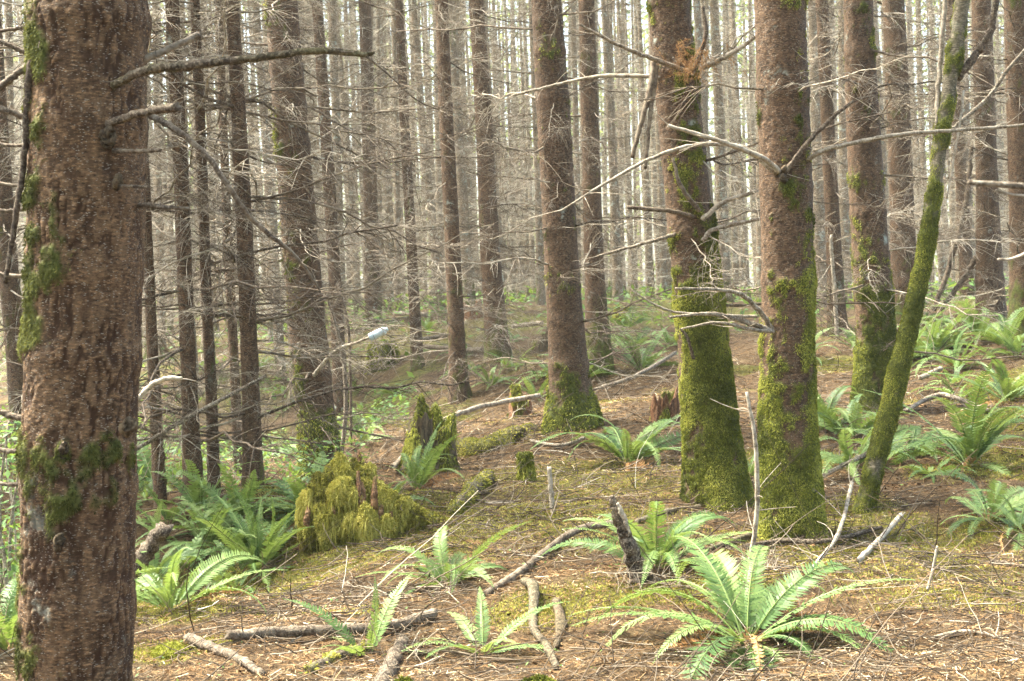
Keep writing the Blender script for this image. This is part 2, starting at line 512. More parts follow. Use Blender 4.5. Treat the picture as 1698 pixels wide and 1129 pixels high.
def axis(segs):
    out = [segs[0][0]]
    for a, b, st in segs:
        n = max(1, int(round((b - a) / st)))
        out += list(np.linspace(a, b, n + 1)[1:])
    return np.array(out)
gx = axis([(-300, -60, 30), (-60, -20, 2.5), (-20, -6, .4), (-6, 6, .075), (6, 20, .4), (20, 60, 2.5), (60, 300, 30)])
gy = axis([(-60, -12, 8), (-12, 4, 1), (4, 13, .075), (13, 20, .14), (20, 36, .4), (36, 130, 2), (130, 600, 47)])
XX, YY = np.meshgrid(gx, gy)
ZZ = height(XX, YY)
mb = MB()
nx, ny = len(gx), len(gy)
ii = (np.arange(ny - 1)[:, None] * nx + np.arange(nx - 1)[None]).ravel()
mb.add(np.stack([XX.ravel(), YY.ravel(), ZZ.ravel()], 1), np.stack([ii, ii + 1, ii + nx + 1, ii + nx], 1), moss_ground(XX, YY).ravel())
gnd = link('ground', mb.mesh('ground', M['ground']))
tag(gnd, kind='structure')

# ------------------------------------------------------------------ branch library
def make_branch(seed, twigs=13, length=1.0, sides=5, fine=True, rscale=1.0, bend=.25):
    """a dead conifer branch along +X with side twigs, as (V, F) with unit length"""
    g = np.random.default_rng(seed)
    n = 9
    t = np.linspace(0, 1, n)
    sag = g.uniform(-.6, 1.5) * bend
    crook = np.cumsum(g.normal(0, .018, (n, 2)), 0)
    y = crook[:, 0] + g.normal(0, .10) * t ** 2
    z = crook[:, 1] - sag * t * (1 - .55 * t) * .9
    Pm = np.stack([t * length, y, z], 1)
    broken = g.random() < .3
    r = (.0095 * (1 - t * (.55 if broken else .85)) + .0015) * rscale
    out = MB()
    out.add(*tube(Pm, r, sides))
    for k in range(twigs):
        s = g.uniform(.12, .98)
        i = int(s * (n - 1)); fr = s * (n - 1) - i
        p0 = Pm[i] * (1 - fr) + Pm[min(i + 1, n - 1)] * fr
        side = 1 if k % 2 else -1
        L = g.uniform(.10, .42) * (1.15 - .7 * s)
        yaw = side * g.uniform(.5, 1.25); el = g.normal(-.08, .3)
        d = np.array([math.cos(yaw) * math.cos(el), math.sin(yaw) * math.cos(el), math.sin(el)])
        m = 5 if fine else 3
        tt = np.linspace(0, 1, m)[:, None]
        cur = g.normal(0, .10, 3) * L
        pts = p0 + d * L * tt + cur * tt ** 2 + np.array([0, 0, -.28 * L]) * tt ** 2
        out.add(*tube(pts, (.0042 * (1 - .6 * tt[:, 0])) * rscale, 3, False))
        if fine and L > .16:
            for q in range(g.integers(1, 4)):
                u = g.uniform(.3, .9)
                p1 = p0 + d * L * u + cur * u * u
                d2 = d + g.normal(0, .6, 3); d2 /= np.linalg.norm(d2)
                L2 = L * g.uniform(.2, .5)
                out.add(*tube(np.stack([p1, p1 + d2 * L2 * .55 + g.normal(0, .02, 3) * L2, p1 + d2 * L2 + g.normal(0, .06, 3) * L2]), np.array([.0028, .0024, .0016]) * rscale, 3, False))
    return out
BR = [make_branch(100 + i, 26, 1.0, 5, True, .52).mesh('branch', M['dead_branch']) for i in range(14)]
BRD = [make_branch(150 + i, 20, 1.0, 5, True, .66).mesh('branch', M['dark_branch']) for i in range(8)]
BRP = [make_branch(180 + i, 22, 1.0, 5, True, .58).mesh('branch', M['pale_branch']) for i in range(6)]

def branch_set(seed, h0, h1, step, per, Lr, rscale):
    """all the dead branches of one far tree, round a vertical trunk"""
    g = np.random.default_rng(seed)
    lib = [make_branch(seed * 31 + k, 12, 1.0, 3, False, rscale).arrays() for k in range(5)]
    out = MB()
    z = h0
    while z < h1:
        for k in range(per + g.integers(-1, 2)):
            V, Fc = lib[g.integers(0, 5)]
            L = g.uniform(*Lr) * (1.0 if z < 8 else 1.1)
            a = g.uniform(0, 2 * math.pi); el = g.normal(.03, .17)
            ca, sa, ce, se = math.cos(a), math.sin(a), math.cos(el), math.sin(el)
            Rm = np.array([[ca, -sa, 0], [sa, ca, 0], [0, 0, 1]]) @ np.array([[ce, 0, -se], [0, 1, 0], [se, 0, ce]])
            Vs = V * np.array([L, L, L])
            out.add(Vs @ Rm.T + np.array([0, 0, z + g.normal(0, .06)]), Fc)
        z += step * g.uniform(.7, 1.3)
    return out

def crown_mesh(seed, h0, h1, rad, n):
    """living crown: drooping needle sprays round the upper stem"""
    g = np.random.default_rng(seed)
    out = MB()
    h = h0 + (h1 - h0) * g.random(n) ** 1.1
    lay = np.round(h / .55) * .55 + g.normal(0, .07, n)
    fr = (lay - h0) / (h1 - h0)
    rr = rad * (1 - .85 * fr) * np.clip(.35 + fr * 4, 0, 1)
    a = g.uniform(0, 2 * math.pi, n)
    a = np.round(a * 1.9) / 1.9 + g.normal(0, .16, n)
    q = rr * np.sqrt(g.random(n))
    p = np.stack([q * np.cos(a), q * np.sin(a), lay - .28 * q + g.normal(0, .05, n)], 1)
    d = np.stack([np.cos(a), np.sin(a), np.full(n, -.35)], 1) + g.normal(0, .35, (n, 3))
    d /= np.linalg.norm(d, axis=1)[:, None]
    t = np.cross(d, np.array([0, 0, 1.]) + g.normal(0, .4, (n, 3))); t /= np.linalg.norm(t, axis=1)[:, None]
    L = g.uniform(.22, .5, (n, 1)); w = L * g.uniform(.16, .3, (n, 1))
    Vb = np.stack([p, p + d * L * .55 - t * w, p + d * L, p + d * L * .55 + t * w], 1).reshape(-1, 3)
    b = np.arange(n)[:, None] * 4
    out.add(Vb, np.concatenate([b + [0, 1, 3], b + [1, 2, 3]]), np.repeat(np.clip(g.normal(.5, .2, n), 0, 1), 4))
    return out
CROWN_N = 800
CROWN_FAR = [crown_mesh(540 + i, 11, 21, 1.9, 130).mesh('crown', M['crown'], False) for i in range(6)]
CROWN = [crown_mesh(500 + i, 10.5, 21, 2.1, CROWN_N).mesh('crown', M['crown'], False) for i in range(6)]

# ------------------------------------------------------------------ trunks
def trunk_arrays(path, rad, sides, whorls=(), seed=0, moss_h=1.0, moss_amt=.6, moss_dir=None, plate=(.05, .13), amp=.010, zbase=0.0, lobes=.05, micro=.5, flake=.022, blobs=(), fk=.75, furk=.4):
    """path (n,3), rad (n,) -> displaced bark surface with moss mask (tint) and furrow mask (relief)"""
    n = len(path)
    T, N, B = frames(path)
    th = np.linspace(0, 2 * math.pi, sides, endpoint=False)
    z = path[:, 2] - zbase
    rr = rad[:, None] * np.ones((1, sides))
    for (zw, k) in whorls:
        rr = rr * (1 + k * np.exp(-((z - zw) / .055) ** 2))[:, None]
    ct, st = np.cos(th)[None], np.sin(th)[None]
    flare = np.exp(-np.clip(z, 0, 9) / .22)[:, None]
    rr = rr * (1 + lobes * (fbm(ct * 1.2 + 5, st * 1.2, z[:, None] * .5, seed, 2) - .5) * 2 + flare * .5 * (vnoise(ct * 1.9 + 9, st * 1.9, 0 * z[:, None], seed + 5) - .45))
    Xc = rr * ct; Yc = rr * st; Zc = z[:, None] + 0 * Xc
    wx = .012 * (fbm(Xc * 30, Yc * 30, Zc * 12, seed + 7, 2) - .5)
    w1 = fbm(Xc * 16, Yc * 16, Zc * 16, seed + 2, 3) - .5
    rid = 1 - np.abs(2 * fbm((Xc + .02 * w1) / plate[0], (Yc + .02 * w1) / plate[0], Zc / plate[1] + 1.2 * w1, seed + 9, 3) - 1)
    keep = sstep(.34, .56, fbm(Xc * 11, Yc * 11, Zc * 5, seed + 17, 3))
    fur = sstep(.80, .93, rid) * (.15 + .85 * keep) * furk
    e, cv = voro((Xc + wx) / flake, (Yc - wx) / flake, Zc / (flake * .55) + w1, seed + 9)
    fl = fbm(Xc * 60, Yc * 60, Zc * 95, seed + 3, 2) - .5
    nz = .5 * fbm(Xc * 6, Yc * 6, Zc * 3.0, seed + 23, 3) + .5 * fbm(Xc * 24, Yc * 24, Zc * 16, seed + 24, 3)
    nz2 = fbm(Xc * 2.0, Yc * 2.0, Zc * 1.1, seed + 29, 2)
    m = moss_amt * np.exp(-(np.clip(Zc, 0, 50) / moss_h / 1.25) ** 1.6) + .55 * (nz2 - .5) * np.exp(-np.clip(Zc, 0, 50) / 4)
    m = np.minimum(m, .66)
    for (zw, k) in whorls:
        m = m + .22 * moss_amt * np.exp(-np.abs(z - zw + .05) / .12)[:, None]
    if moss_dir is not None:
        nx_ = N[:, None, 0] * ct + B[:, None, 0] * st; ny_ = N[:, None, 1] * ct + B[:, None, 1] * st
        m = m + moss_dir[2] * (nx_ * moss_dir[0] + ny_ * moss_dir[1])
    for (bx, bz, br) in blobs:
        wx_ = path[:, None, 0] + rr * (ct * N[:, None, 0] + st * B[:, None, 0]); wy_ = ct * N[:, None, 1] + st * B[:, None, 1]
        m = m + .34 * np.exp(-((wx_ - bx) ** 2 + (Zc - bz) ** 2 * .8) / br ** 2) * (wy_ < .3)
    moss = sstep(.38, .62, m + 1.9 * (nz - .5) + .02)
    disp = amp * (-1.25 * fur + fk * (cv - .5)) * (1 - .8 * moss) + amp * micro * fl + moss * (.002 + .018 * fbm(Xc * 14, Yc * 24, Zc * 20, seed + 31, 2))
    rr = rr + disp
    V = path[:, None] + rr[..., None] * (ct[..., None] * N[:, None] + st[..., None] * B[:, None])
    i = np.arange(n - 1)[:, None] * sides; j = np.arange(sides)[None]; k = (j + 1) % sides
    Q = np.stack([i + j, i + k, i + sides + k, i + sides + j], -1).reshape(-1, 4)
    V = V.reshape(-1, 3)
    Fc = np.concatenate([Q[:, [0, 1, 2]], Q[:, [0, 2, 3]]])
    V = np.vstack([V, path[-1:]])
    jj = np.arange(sides)
    Fc = np.concatenate([Fc, np.stack([np.full(sides, n * sides), (n - 1) * sides + jj, (n - 1) * sides + (jj + 1) % sides], 1)])
    # make faces look outwards
    nr, ar = tri_normals(V, Fc[:200])
    cen = V[Fc[:200]].mean(1) - path[0]
    if (nr[:, :2] * cen[:, :2]).sum() < 0: Fc = Fc[:, ::-1]
    a = np.append(moss.ravel(), 0); b = np.append((fur * (1 - moss)).ravel(), 0)
    return V, Fc, a, b

CONIFERS = []
def tree(label, pts, base=None, depth=None, cat='tree', name='conifer_tree', group=None, top=13.0, sides=40, dz=.03, moss_h=.8, moss_amt=.5, moss_dir=None, mat='bark',
         plate=(.05, .13), amp=.008, seed=None, whorl=.42, per=4, L=(.6, 1.7), zlow=.6, moss_dens=0, dark=.25, pale=.2, crown=True, micro=.5, blobs=(), fk=.75, furk=.4, taper=.80, branches=True, moss_size=.022):
    """a conifer whose trunk passes through the photo's (px, py, width) points at one distance, standing on the ground"""
    seed = seed if seed is not None else len(CONIFERS) * 13 + 5
    g = random.Random(seed)
    if depth is None:
        bp_ = G(*base)
        depth = bp_[1]
    else:
        q = P(pts[-1][0], pts[-1][1], depth)
        bp_ = ground_at(q[0], q[1])
    rows = []
    for (px, py, w) in pts:
        q = P(px, py, depth)
        rows.append((q[0], q[1] + w / 2 / F * depth * 0, q[2], w / 2 * depth / F))
    rows = sorted(rows, key=lambda r: r[2])
    lo = rows[0]
    dirv = np.array(rows[min(1, len(rows) - 1)][:3]) - np.array(lo[:3])
    if lo[2] > bp_[2] - .12:
        k = (bp_[2] - .15 - lo[2]) / dirv[2]
        q = np.array(lo[:3]) + dirv * k
        r_ = lo[3] if lo[2] < bp_[2] + .1 else lo[3] * 1.22
        if lo[2] > bp_[2] + .35:
            q2 = np.array(lo[:3]) + dirv * ((bp_[2] + .3 - lo[2]) / dirv[2])
            rows.insert(0, (*q2, lo[3] * 1.05))
        rows.insert(0, (*q, r_))
    hi = rows[-1]
    dv = np.array(hi[:3]) - np.array(rows[-2][:3]); dv /= dv[2]
    ztop = bp_[2] + top
    vis_top = hi[2]
    nup = 4
    for k in range(1, nup + 1):
        dz_ = (ztop - hi[2]) * k / nup
        rows.append((hi[0] + dv[0] * dz_ * (1 - .3 * k / nup), hi[1] + dv[1] * dz_, hi[2] + dz_, hi[3] * (1 - (1 - taper) * k / nup * 1.6)))
    rows = np.array(rows)
    nvis = int((vis_top + .3 - rows[0][2]) / dz)
    zs = np.concatenate([np.linspace(rows[0][2], vis_top + .3, max(nvis, 12)), np.linspace(vis_top + .3, ztop, 18)[1:]])
    fine = spline(rows, 260)
    o = np.argsort(fine[:, 2]); fine = fine[o]
    path = np.stack([np.interp(zs, fine[:, 2], fine[:, k]) for k in range(3)], 1)
    rad = np.interp(zs, fine[:, 2], fine[:, 3])
    base_pt = np.array([np.interp(bp_[2], fine[:, 2], fine[:, 0]), depth, bp_[2]])
    wl = []
    z = zlow
    while z < top:
        wl.append((z, g.uniform(.02, .07))); z += whorl * g.uniform(.7, 1.35)
    V, Fc, a, b = trunk_arrays(path, rad, sides, wl, seed, moss_h, moss_amt, moss_dir, plate, amp, bp_[2], micro=micro, fk=fk, furk=furk, blobs=[(*(P(bx, by, depth)[[0, 2]] - np.array([0, bp_[2]])), br * depth / F) for bx, by, br in blobs])
    t = thing(name, label, cat, base_pt, group)
    mb = MB().add(V, Fc, a, b)
    link('trunk', mb.mesh('trunk', M[mat], True, base_pt), t)
    if moss_dens:
        vis = (V[:, 2] < vis_top + .2) & (V[:, 1] < depth + .05)
        mk = a * vis
        tm = tufts(V, Fc, mk, moss_dens, moss_size, .35, seed)
        if tm.n:
            mo = link('moss', tm.mesh('moss', M['moss_dark' if mat == 'bark_near' else 'moss'], False, base_pt), t); tag(mo, kind='stuff')
    if branches:
        for (zw, _) in wl:
            if zw + bp_[2] > vis_top + 1.0: continue
            for k in range(per + g.randint(-1, 1)):
                az = g.uniform(0, 2 * math.pi)
                zz = zw + g.uniform(-.07, .07) + bp_[2]
                c = np.array([np.interp(zz, path[:, 2], path[:, kk]) for kk in range(3)])
                rr = np.interp(zz, path[:, 2], rad) * .8
                u = g.random()
                lib = BRD if u < dark else (BRP if u < dark + pale else BR)
                s = g.uniform(*L) * (1 if g.random() > .25 else .35)
                link('branch', lib[g.randrange(len(lib))], t, c + np.array([math.cos(az), math.sin(az), 0]) * rr - base_pt,
                     (g.uniform(-.6, .6), -g.gauss(.02, .2), az), s)
    if crown:
        cr = link('crown', CROWN[g.randrange(len(CROWN))], t, (path[-1] - base_pt) * 0 + np.array([path[-1][0] - base_pt[0], path[-1][1] - base_pt[1], top - 13.0]), (0, 0, g.uniform(0, 6)))
    CONIFERS.append((t, depth, path, rad, base_pt))
    return t

def limb(t, pts, depth, mat='dead_branch', name='branch', sides=7, twigs=0, seed=0, tl=(.1, .35), knob=.18, broken=False, moss=0.0, tr=.0035):
    """a branch through photo points (px, py, width, extra distance), child of thing t (or a free mesh if t is None)"""
    g = np.random.default_rng(seed + 991)
    rows = []
    for q in pts:
        dd = q[3] if len(q) > 3 else 0
        p = P(q[0], q[1], depth + dd)
        rows.append((*p, q[2] / 2 * (depth + dd) / F))
    n = max(12, 8 * len(pts))
    S = spline(rows, n)
    S[1:-1, :3] += g.normal(0, 1, (n - 2, 3)) * S[1:-1, 3:4] * .14
    th_ = np.arange(sides) / sides * 6.283; ln_ = np.linspace(0, len(pts) * 1.6, n)[:, None]
    rr = S[:, 3:4] * (1 + knob * 2.2 * (fbm(np.cos(th_) * 1.3 + seed, np.sin(th_) * 1.3, ln_, seed, 2) - .5))
    V, Fc = tube(S[:, :3], np.maximum(rr, .0012), sides)
    if broken:
        V[(n - 1) * sides:n * sides] += (S[-1, :3] - S[-2, :3])[None] * g.uniform(-.5, .9, (sides, 1))
    mk = np.clip(moss * 1.6 * (fbm(V[:, 0] * 14, V[:, 1] * 14, V[:, 2] * 14, seed, 2) - .25), 0, 1) if moss else 0.0
    mb = MB().add(V, Fc, mk)
    for k in range(twigs):
        i = g.integers(1, n)
        p0 = S[i, :3]
        d = g.normal(0, 1, 3); d[2] = d[2] * .6 - .1
        d += 1.0 * (S[i, :3] - S[i - 1, :3]) / np.linalg.norm(S[i, :3] - S[i - 1, :3])
        d /= np.linalg.norm(d)
        L = g.uniform(*tl); tt = np.linspace(0, 1, 5)[:, None]
        mb.add(*tube(p0 + d * L * tt + g.normal(0, .22, 3) * L * tt ** 2, np.maximum(.0012, min(tr, S[i, 3] * .7) * (1 - .6 * tt[:, 0])), 4, False), 0.0)
    off = np.array(t.location) if t is not None else S[0, :3]
    me = mb.mesh(name, M[mat], True, off)
    return link(name, me, t, (0, 0, 0) if t is not None else off), (V, Fc, mk)

#==TREES==
T_NEAR = tree('thick reddish brown scaly trunk nearest of all, with broken branch stubs', [(150, -20, 186), (146, 300, 190), (140, 560, 184), (133, 730, 186), (131, 1000, 184), (128, 1140, 186)], depth=5.1,
              sides=190, dz=.0085, moss_h=.9, moss_amt=.10, moss_dir=(-.95, -.3, .22), mat='bark_near', plate=(.030, .085), amp=.0055, fk=.35, furk=1.0, blobs=[(75, 170, 45), (85, 110, 35), (70, 330, 30), (150, 745, 60), (215, 760, 35), (190, 830, 30), (45, 740, 35), (190, 745, 40), (100, 740, 30), (50, 760, 30), (60, 560, 30), (110, 450, 35), (90, 230, 30), (205, 1000, 25), (60, 1080, 40)], seed=3, branches=False, micro=1.3, moss_dens=26000, moss_size=.009, top=12)
t = T_NEAR
D = 5.1
limb(t, [(172, 152, 12, -.12), (240, 117, 17, -.25), (330, 106, 15, -.3), (420, 96, 13, -.32), (520, 85, 12, -.35), (612, 90, 9, -.35)], D, 'log_bark', twigs=6, seed=1, moss=.45, broken=True, tl=(.06, .2), tr=.002)
limb(t, [(600, 88, 4, -.35), (640, 120, 3, -.35), (690, 165, 2.5, -.3), (728, 182, 2, -.3)], D, 'log_bark', seed=2)
limb(t, [(235, 100, 13, 0), (290, 76, 11, .05), (332, 58, 12, .1)], D, 'log_bark', seed=3, broken=True)
limb(t, [(178, 206, 14, -.18), (235, 187, 13, -.3), (292, 177, 16, -.4)], D, 'log_bark', seed=4, broken=True, twigs=2, tl=(.05, .12), tr=.002)
limb(t, [(235, 186, 10, 0), (270, 202, 11, -.1), (330, 245, 10, -.15), (380, 310, 9, -.15), (420, 366, 8, -.1), (490, 425, 6, 0), (530, 480, 4, .1)], D, 'log_bark', seed=5, twigs=6, tl=(.06, .2), tr=.002)
limb(t, [(188, 250, 8, -.16), (230, 250, 7, -.25), (266, 249, 6, -.3)], D, 'log_bark', seed=6, broken=True)
limb(t, [(188, 307, 7, -.17), (220, 309, 6, -.22), (249, 310, 5, -.25)], D, 'log_bark', seed=7, broken=True)
limb(t, [(230, 340, 9, -.05), (270, 343, 8, -.1), (314, 346, 5, -.1)], D, 'log_bark', seed=8, broken=True)
limb(t, [(66, 206, 13, -.1), (30, 190, 12, -.1), (-30, 172, 9, -.1)], D, 'log_bark', seed=9)
limb(t, [(70, 108, 10, 0), (45, 88, 9, 0), (-20, 60, 8, 0)], D, 'log_bark', seed=10)
limb(t, [(60, 98, 13, -.05), (25, 125, 12, -.1), (-20, 160, 11, -.1)], D, 'log_bark', seed=11, twigs=3, tr=.002)
limb(t, [(92, -25, 22, -.1), (62, 75, 17, -.12), (46, 150, 13, -.12), (40, 260, 11, -.1), (28, 350, 10, -.1), (8, 470, 7, -.1)], D, 'dark_branch', seed=12, twigs=3, tl=(.05, .2), tr=.002)
for (x0, y0, x1, y1, w) in [(48, 308, -20, 298, 6), (50, 345, -20, 348, 7), (48, 458, -20, 448, 7), (40, 696, -20, 670, 12), (34, 749, -20, 738, 9), (38, 803, -20, 796, 8), (52, 40, -20, 52, 7), (50, 240, -15, 236, 7)]:
    limb(t, [(x0 + 8, y0, w, 0), ((x0 + x1) / 2, (y0 + y1) / 2 + 3, w * .9, .03), (x1, y1, w * .75, .05)], D, 'log_bark', seed=int(y0))
for (x, y, w, dd) in [(210, 705, 26, -.17), (103, 745, 16, -.2), (178, 225, 24, -.17), (192, 300, 16, -.17), (95, 895, 18, -.2)]:      # old knots
    limb(t, [(x, y + 12, w * .8, dd), (x + 3, y, w, dd - .02), (x + 5, y - 10, w * .5, dd - .03)], D, 'rot_dark', name='knot', seed=x, knob=.5, sides=9, broken=True)

# the two thick mossy trunks of the middle
T_A = tree('thick leaning trunk green with moss below, behind the curved snag', [(1106, -20, 68), (1116, 100, 72), (1132, 250, 74), (1148, 400, 78), (1160, 520, 80), (1172, 650, 86), (1183, 760, 95), (1190, 832, 108)],
           base=(1190, 832), sides=96, dz=.014, moss_h=1.15, moss_amt=1.05, moss_dir=(.5, -.8, .12), seed=35, moss_dens=26000, moss_size=.011, amp=.006, plate=(.035, .07), zlow=1.5, per=3, pale=0, dark=.4, whorl=.45)
T_B = tree('straight thick mossy trunk standing in front of the thin dead sapling line', [(1293, -20, 82), (1298, 150, 84), (1303, 300, 86), (1305, 450, 84), (1305, 600, 86), (1306, 720, 92), (1310, 810, 104), (1314, 888, 112)],
           base=(1313, 888), sides=100, dz=.013, moss_h=1.05, moss_amt=1.05, moss_dir=(.85, -.3, .12), seed=129, moss_dens=26000, moss_size=.011, amp=.006, plate=(.035, .07), zlow=1.7, per=2, pale=0, dark=.4, whorl=.5)
T_B['label'] = 'straight thick trunk with bright moss down its right side, nearest of the mossy trunks'
D = CONIFERS[-2][1]
t = T_A
limb(t, [(1150, 122, 9, -.2), (1090, 100, 8, -.3), (1020, 72, 6, -.4), (960, 40, 4, -.5)], D, seed=31, twigs=7)
limb(t, [(1120, 130, 8, -.1), (1060, 126, 7, -.1), (980, 128, 6, 0), (850, 158, 4, .1)], D, seed=32, twigs=9)
limb(t, [(1085, 100, 11, -.2), (1075, 160, 10, -.25), (1048, 262, 7, -.25)], D, 'dark_branch', seed=33)
limb(t, [(1090, 110, 9, -.2), (1080, 175, 8, -.25), (1070, 280, 5, -.25)], D, 'dark_branch', seed=34, twigs=3)
limb(t, [(1150, 118, 9, -.25), (1170, 60, 8, -.3), (1165, 10, 6, -.3)], D, 'dark_branch', seed=35)
limb(t, [(1160, 115, 8, -.2), (1210, 90, 8, -.25), (1260, 55, 6, -.3), (1290, 25, 4, -.3)], D, seed=36, twigs=5)
limb(t, [(1150, 360, 8, -.2), (1110, 350, 8, -.25), (1040, 343, 6, -.3)], D, 'dark_branch', seed=37, twigs=4)
limb(t, [(1160, 350, 8, -.22), (1130, 310, 7, -.3), (1116, 262, 5, -.3)], D, 'dark_branch', seed=38)
limb(t, [(1165, 365, 9, -.2), (1200, 335, 8, -.2), (1262, 315, 6, -.2)], D, seed=39, twigs=4)
limb(t, [(1165, 400, 9, -.2), (1185, 380, 8, -.2), (1262, 362, 5, -.2)], D, seed=40, twigs=4)
limb(t, [(1130, 385, 7, -.1), (1080, 400, 6, -.2), (990, 425, 4, -.2)], D, seed=41, twigs=5)
limb(t, [(1150, 595, 6, -.2), (1140, 560, 5, -.25), (1128, 545, 4, -.25)], D, 'dark_branch', seed=42)
# the dead rust-brown needle spray hung on its upper whorl
g_ = np.random.default_rng(5)
mb = MB()
for k in range(34):
    p0 = P(1150 + g_.normal(0, 26), 92 + g_.normal(0, 14), D - .28 + g_.normal(0, .08))
    d = np.array([g_.normal(0, .8), g_.normal(0, .4), -.3 - abs(g_.normal(0, .5))]); d /= np.linalg.norm(d)
    L = g_.uniform(.1, .26)
    n = 40
    s = g_.random((n, 1)); c = p0 + d * L * s + np.array([0, 0, -.15]) * L * s * s
    nd = d * .6 + g_.normal(0, .7, (n, 3)); nd /= np.linalg.norm(nd, axis=1)[:, None]
    w = np.cross(nd, g_.normal(0, 1, (n, 3))); w /= np.linalg.norm(w, axis=1)[:, None]
    Vb = np.stack([c - w * .0016, c + w * .0016, c + nd * .04], 1).reshape(-1, 3)
    mb.add(Vb, np.arange(n * 3).reshape(-1, 3), np.repeat(g_.uniform(.2, .8, n), 3))
    mb.add(*tube(np.stack([p0, p0 + d * L * .5, p0 + d * L]), [.003, .002, .001], 3, False), .2)
tag(link('dead_needles', mb.mesh('dead_needles', M['dead_fern'], False, t.location), t), kind='stuff')
D = CONIFERS[-1][1]
t = T_B
limb(t, [(1292, 285, 9, -.18), (1265, 262, 9, -.3), (1200, 236, 8, -.45), (1108, 208, 6, -.6)], D, 'pale_branch', seed=51, twigs=6, tl=(.06, .25))
limb(t, [(1288, 288, 9, -.15), (1230, 245, 8, -.2), (1160, 240, 7, -.3), (1090, 258, 6, -.4), (1010, 300, 5, -.4), (932, 348, 3, -.5)], D, 'dead_branch', seed=52, twigs=9, tl=(.1, .35))
limb(t, [(1300, 288, 10, -.18), (1340, 235, 8, -.2), (1380, 195, 7, -.2), (1415, 168, 5, -.2)], D, 'dark_branch', seed=53, twigs=3)
limb(t, [(1335, 268, 9, -.1), (1365, 250, 8, -.2), (1420, 236, 8, -.2), (1500, 222, 7, -.2), (1600, 215, 6, -.1), (1720, 206, 5, 0)], D, 'pale_branch', seed=54, twigs=12, tl=(.06, .25))
limb(t, [(1280, 545, 9, -.18), (1255, 510, 8, -.3), (1215, 483, 7, -.4), (1120, 478, 4, -.6)], D, 'pale_branch', seed=55, twigs=5, tl=(.05, .2))
limb(t, [(1280, 548, 9, -.18), (1230, 532, 9, -.3), (1180, 520, 7, -.4), (1110, 526, 4, -.55)], D, 'dead_branch', seed=56, twigs=6, tl=(.05, .25))
limb(t, [(1282, 550, 7, -.18), (1240, 545, 6, -.3), (1190, 535, 5, -.35), (1130, 545, 3, -.45)], D, 'pale_branch', seed=57, twigs=4, tl=(.05, .2))
limb(t, [(1255, 525, 6, -.25), (1180, 522, 5, -.4), (1110, 515, 4, -.5), (1060, 490, 3, -.6), (1046, 478, 2, -.6)], D, 'pale_branch', seed=58)
limb(t, [(1300, 275, 8, -.2), (1298, 300, 14, -.19)], D, 'rot_dark', name='knot', seed=59)
limb(t, [(1338, 360, 14, -.05), (1346, 345, 8, -.08)], D, 'rot_dark', name='knot', seed=60)

T_C = tree('mossy based trunk right of the leaning mossy sapling foot, ferns at its base', [(1422, -20, 46), (1428, 150, 52), (1436, 300, 56), (1445, 450, 60), (1452, 560, 64), (1454, 630, 74), (1454, 682, 84)],
           base=(1453, 680), sides=72, dz=.02, moss_h=1.1, moss_amt=.85, seed=23, per=4, whorl=.45, dark=.35, pale=.15, moss_dens=12000, moss_size=.013, amp=.007, plate=(.045, .10))
T_C['label'] = 'mossy based trunk with pale grey top, just behind the leaning mossy sapling'
tree('dark brown tapering trunk at the middle, standing alone on bare needles', [(905, -20, 48), (915, 150, 54), (924, 300, 56), (932, 450, 58), (940, 560, 62), (946, 640, 70), (952, 708, 92)], base=(950, 706),
     sides=72, dz=.02, moss_h=.35, moss_amt=.75, seed=24, per=5, whorl=.36, dark=.4, pale=.15, L=(.5, 1.8), amp=.005, plate=(.035, .06), moss_dens=4000)
tree('leaning reddish trunk behind the big mossy stump', [(465, -20, 52), (482, 200, 56), (498, 400, 60), (512, 560, 62), (526, 700, 64), (534, 802, 74)], base=(532, 800),
     sides=72, dz=.022, moss_h=.9, moss_amt=.72, moss_dir=(-.9, -.3, .18), seed=25, per=6, whorl=.36, dark=.4, pale=.15, L=(.5, 1.9), amp=.006, plate=(.04, .08), moss_dens=3000)
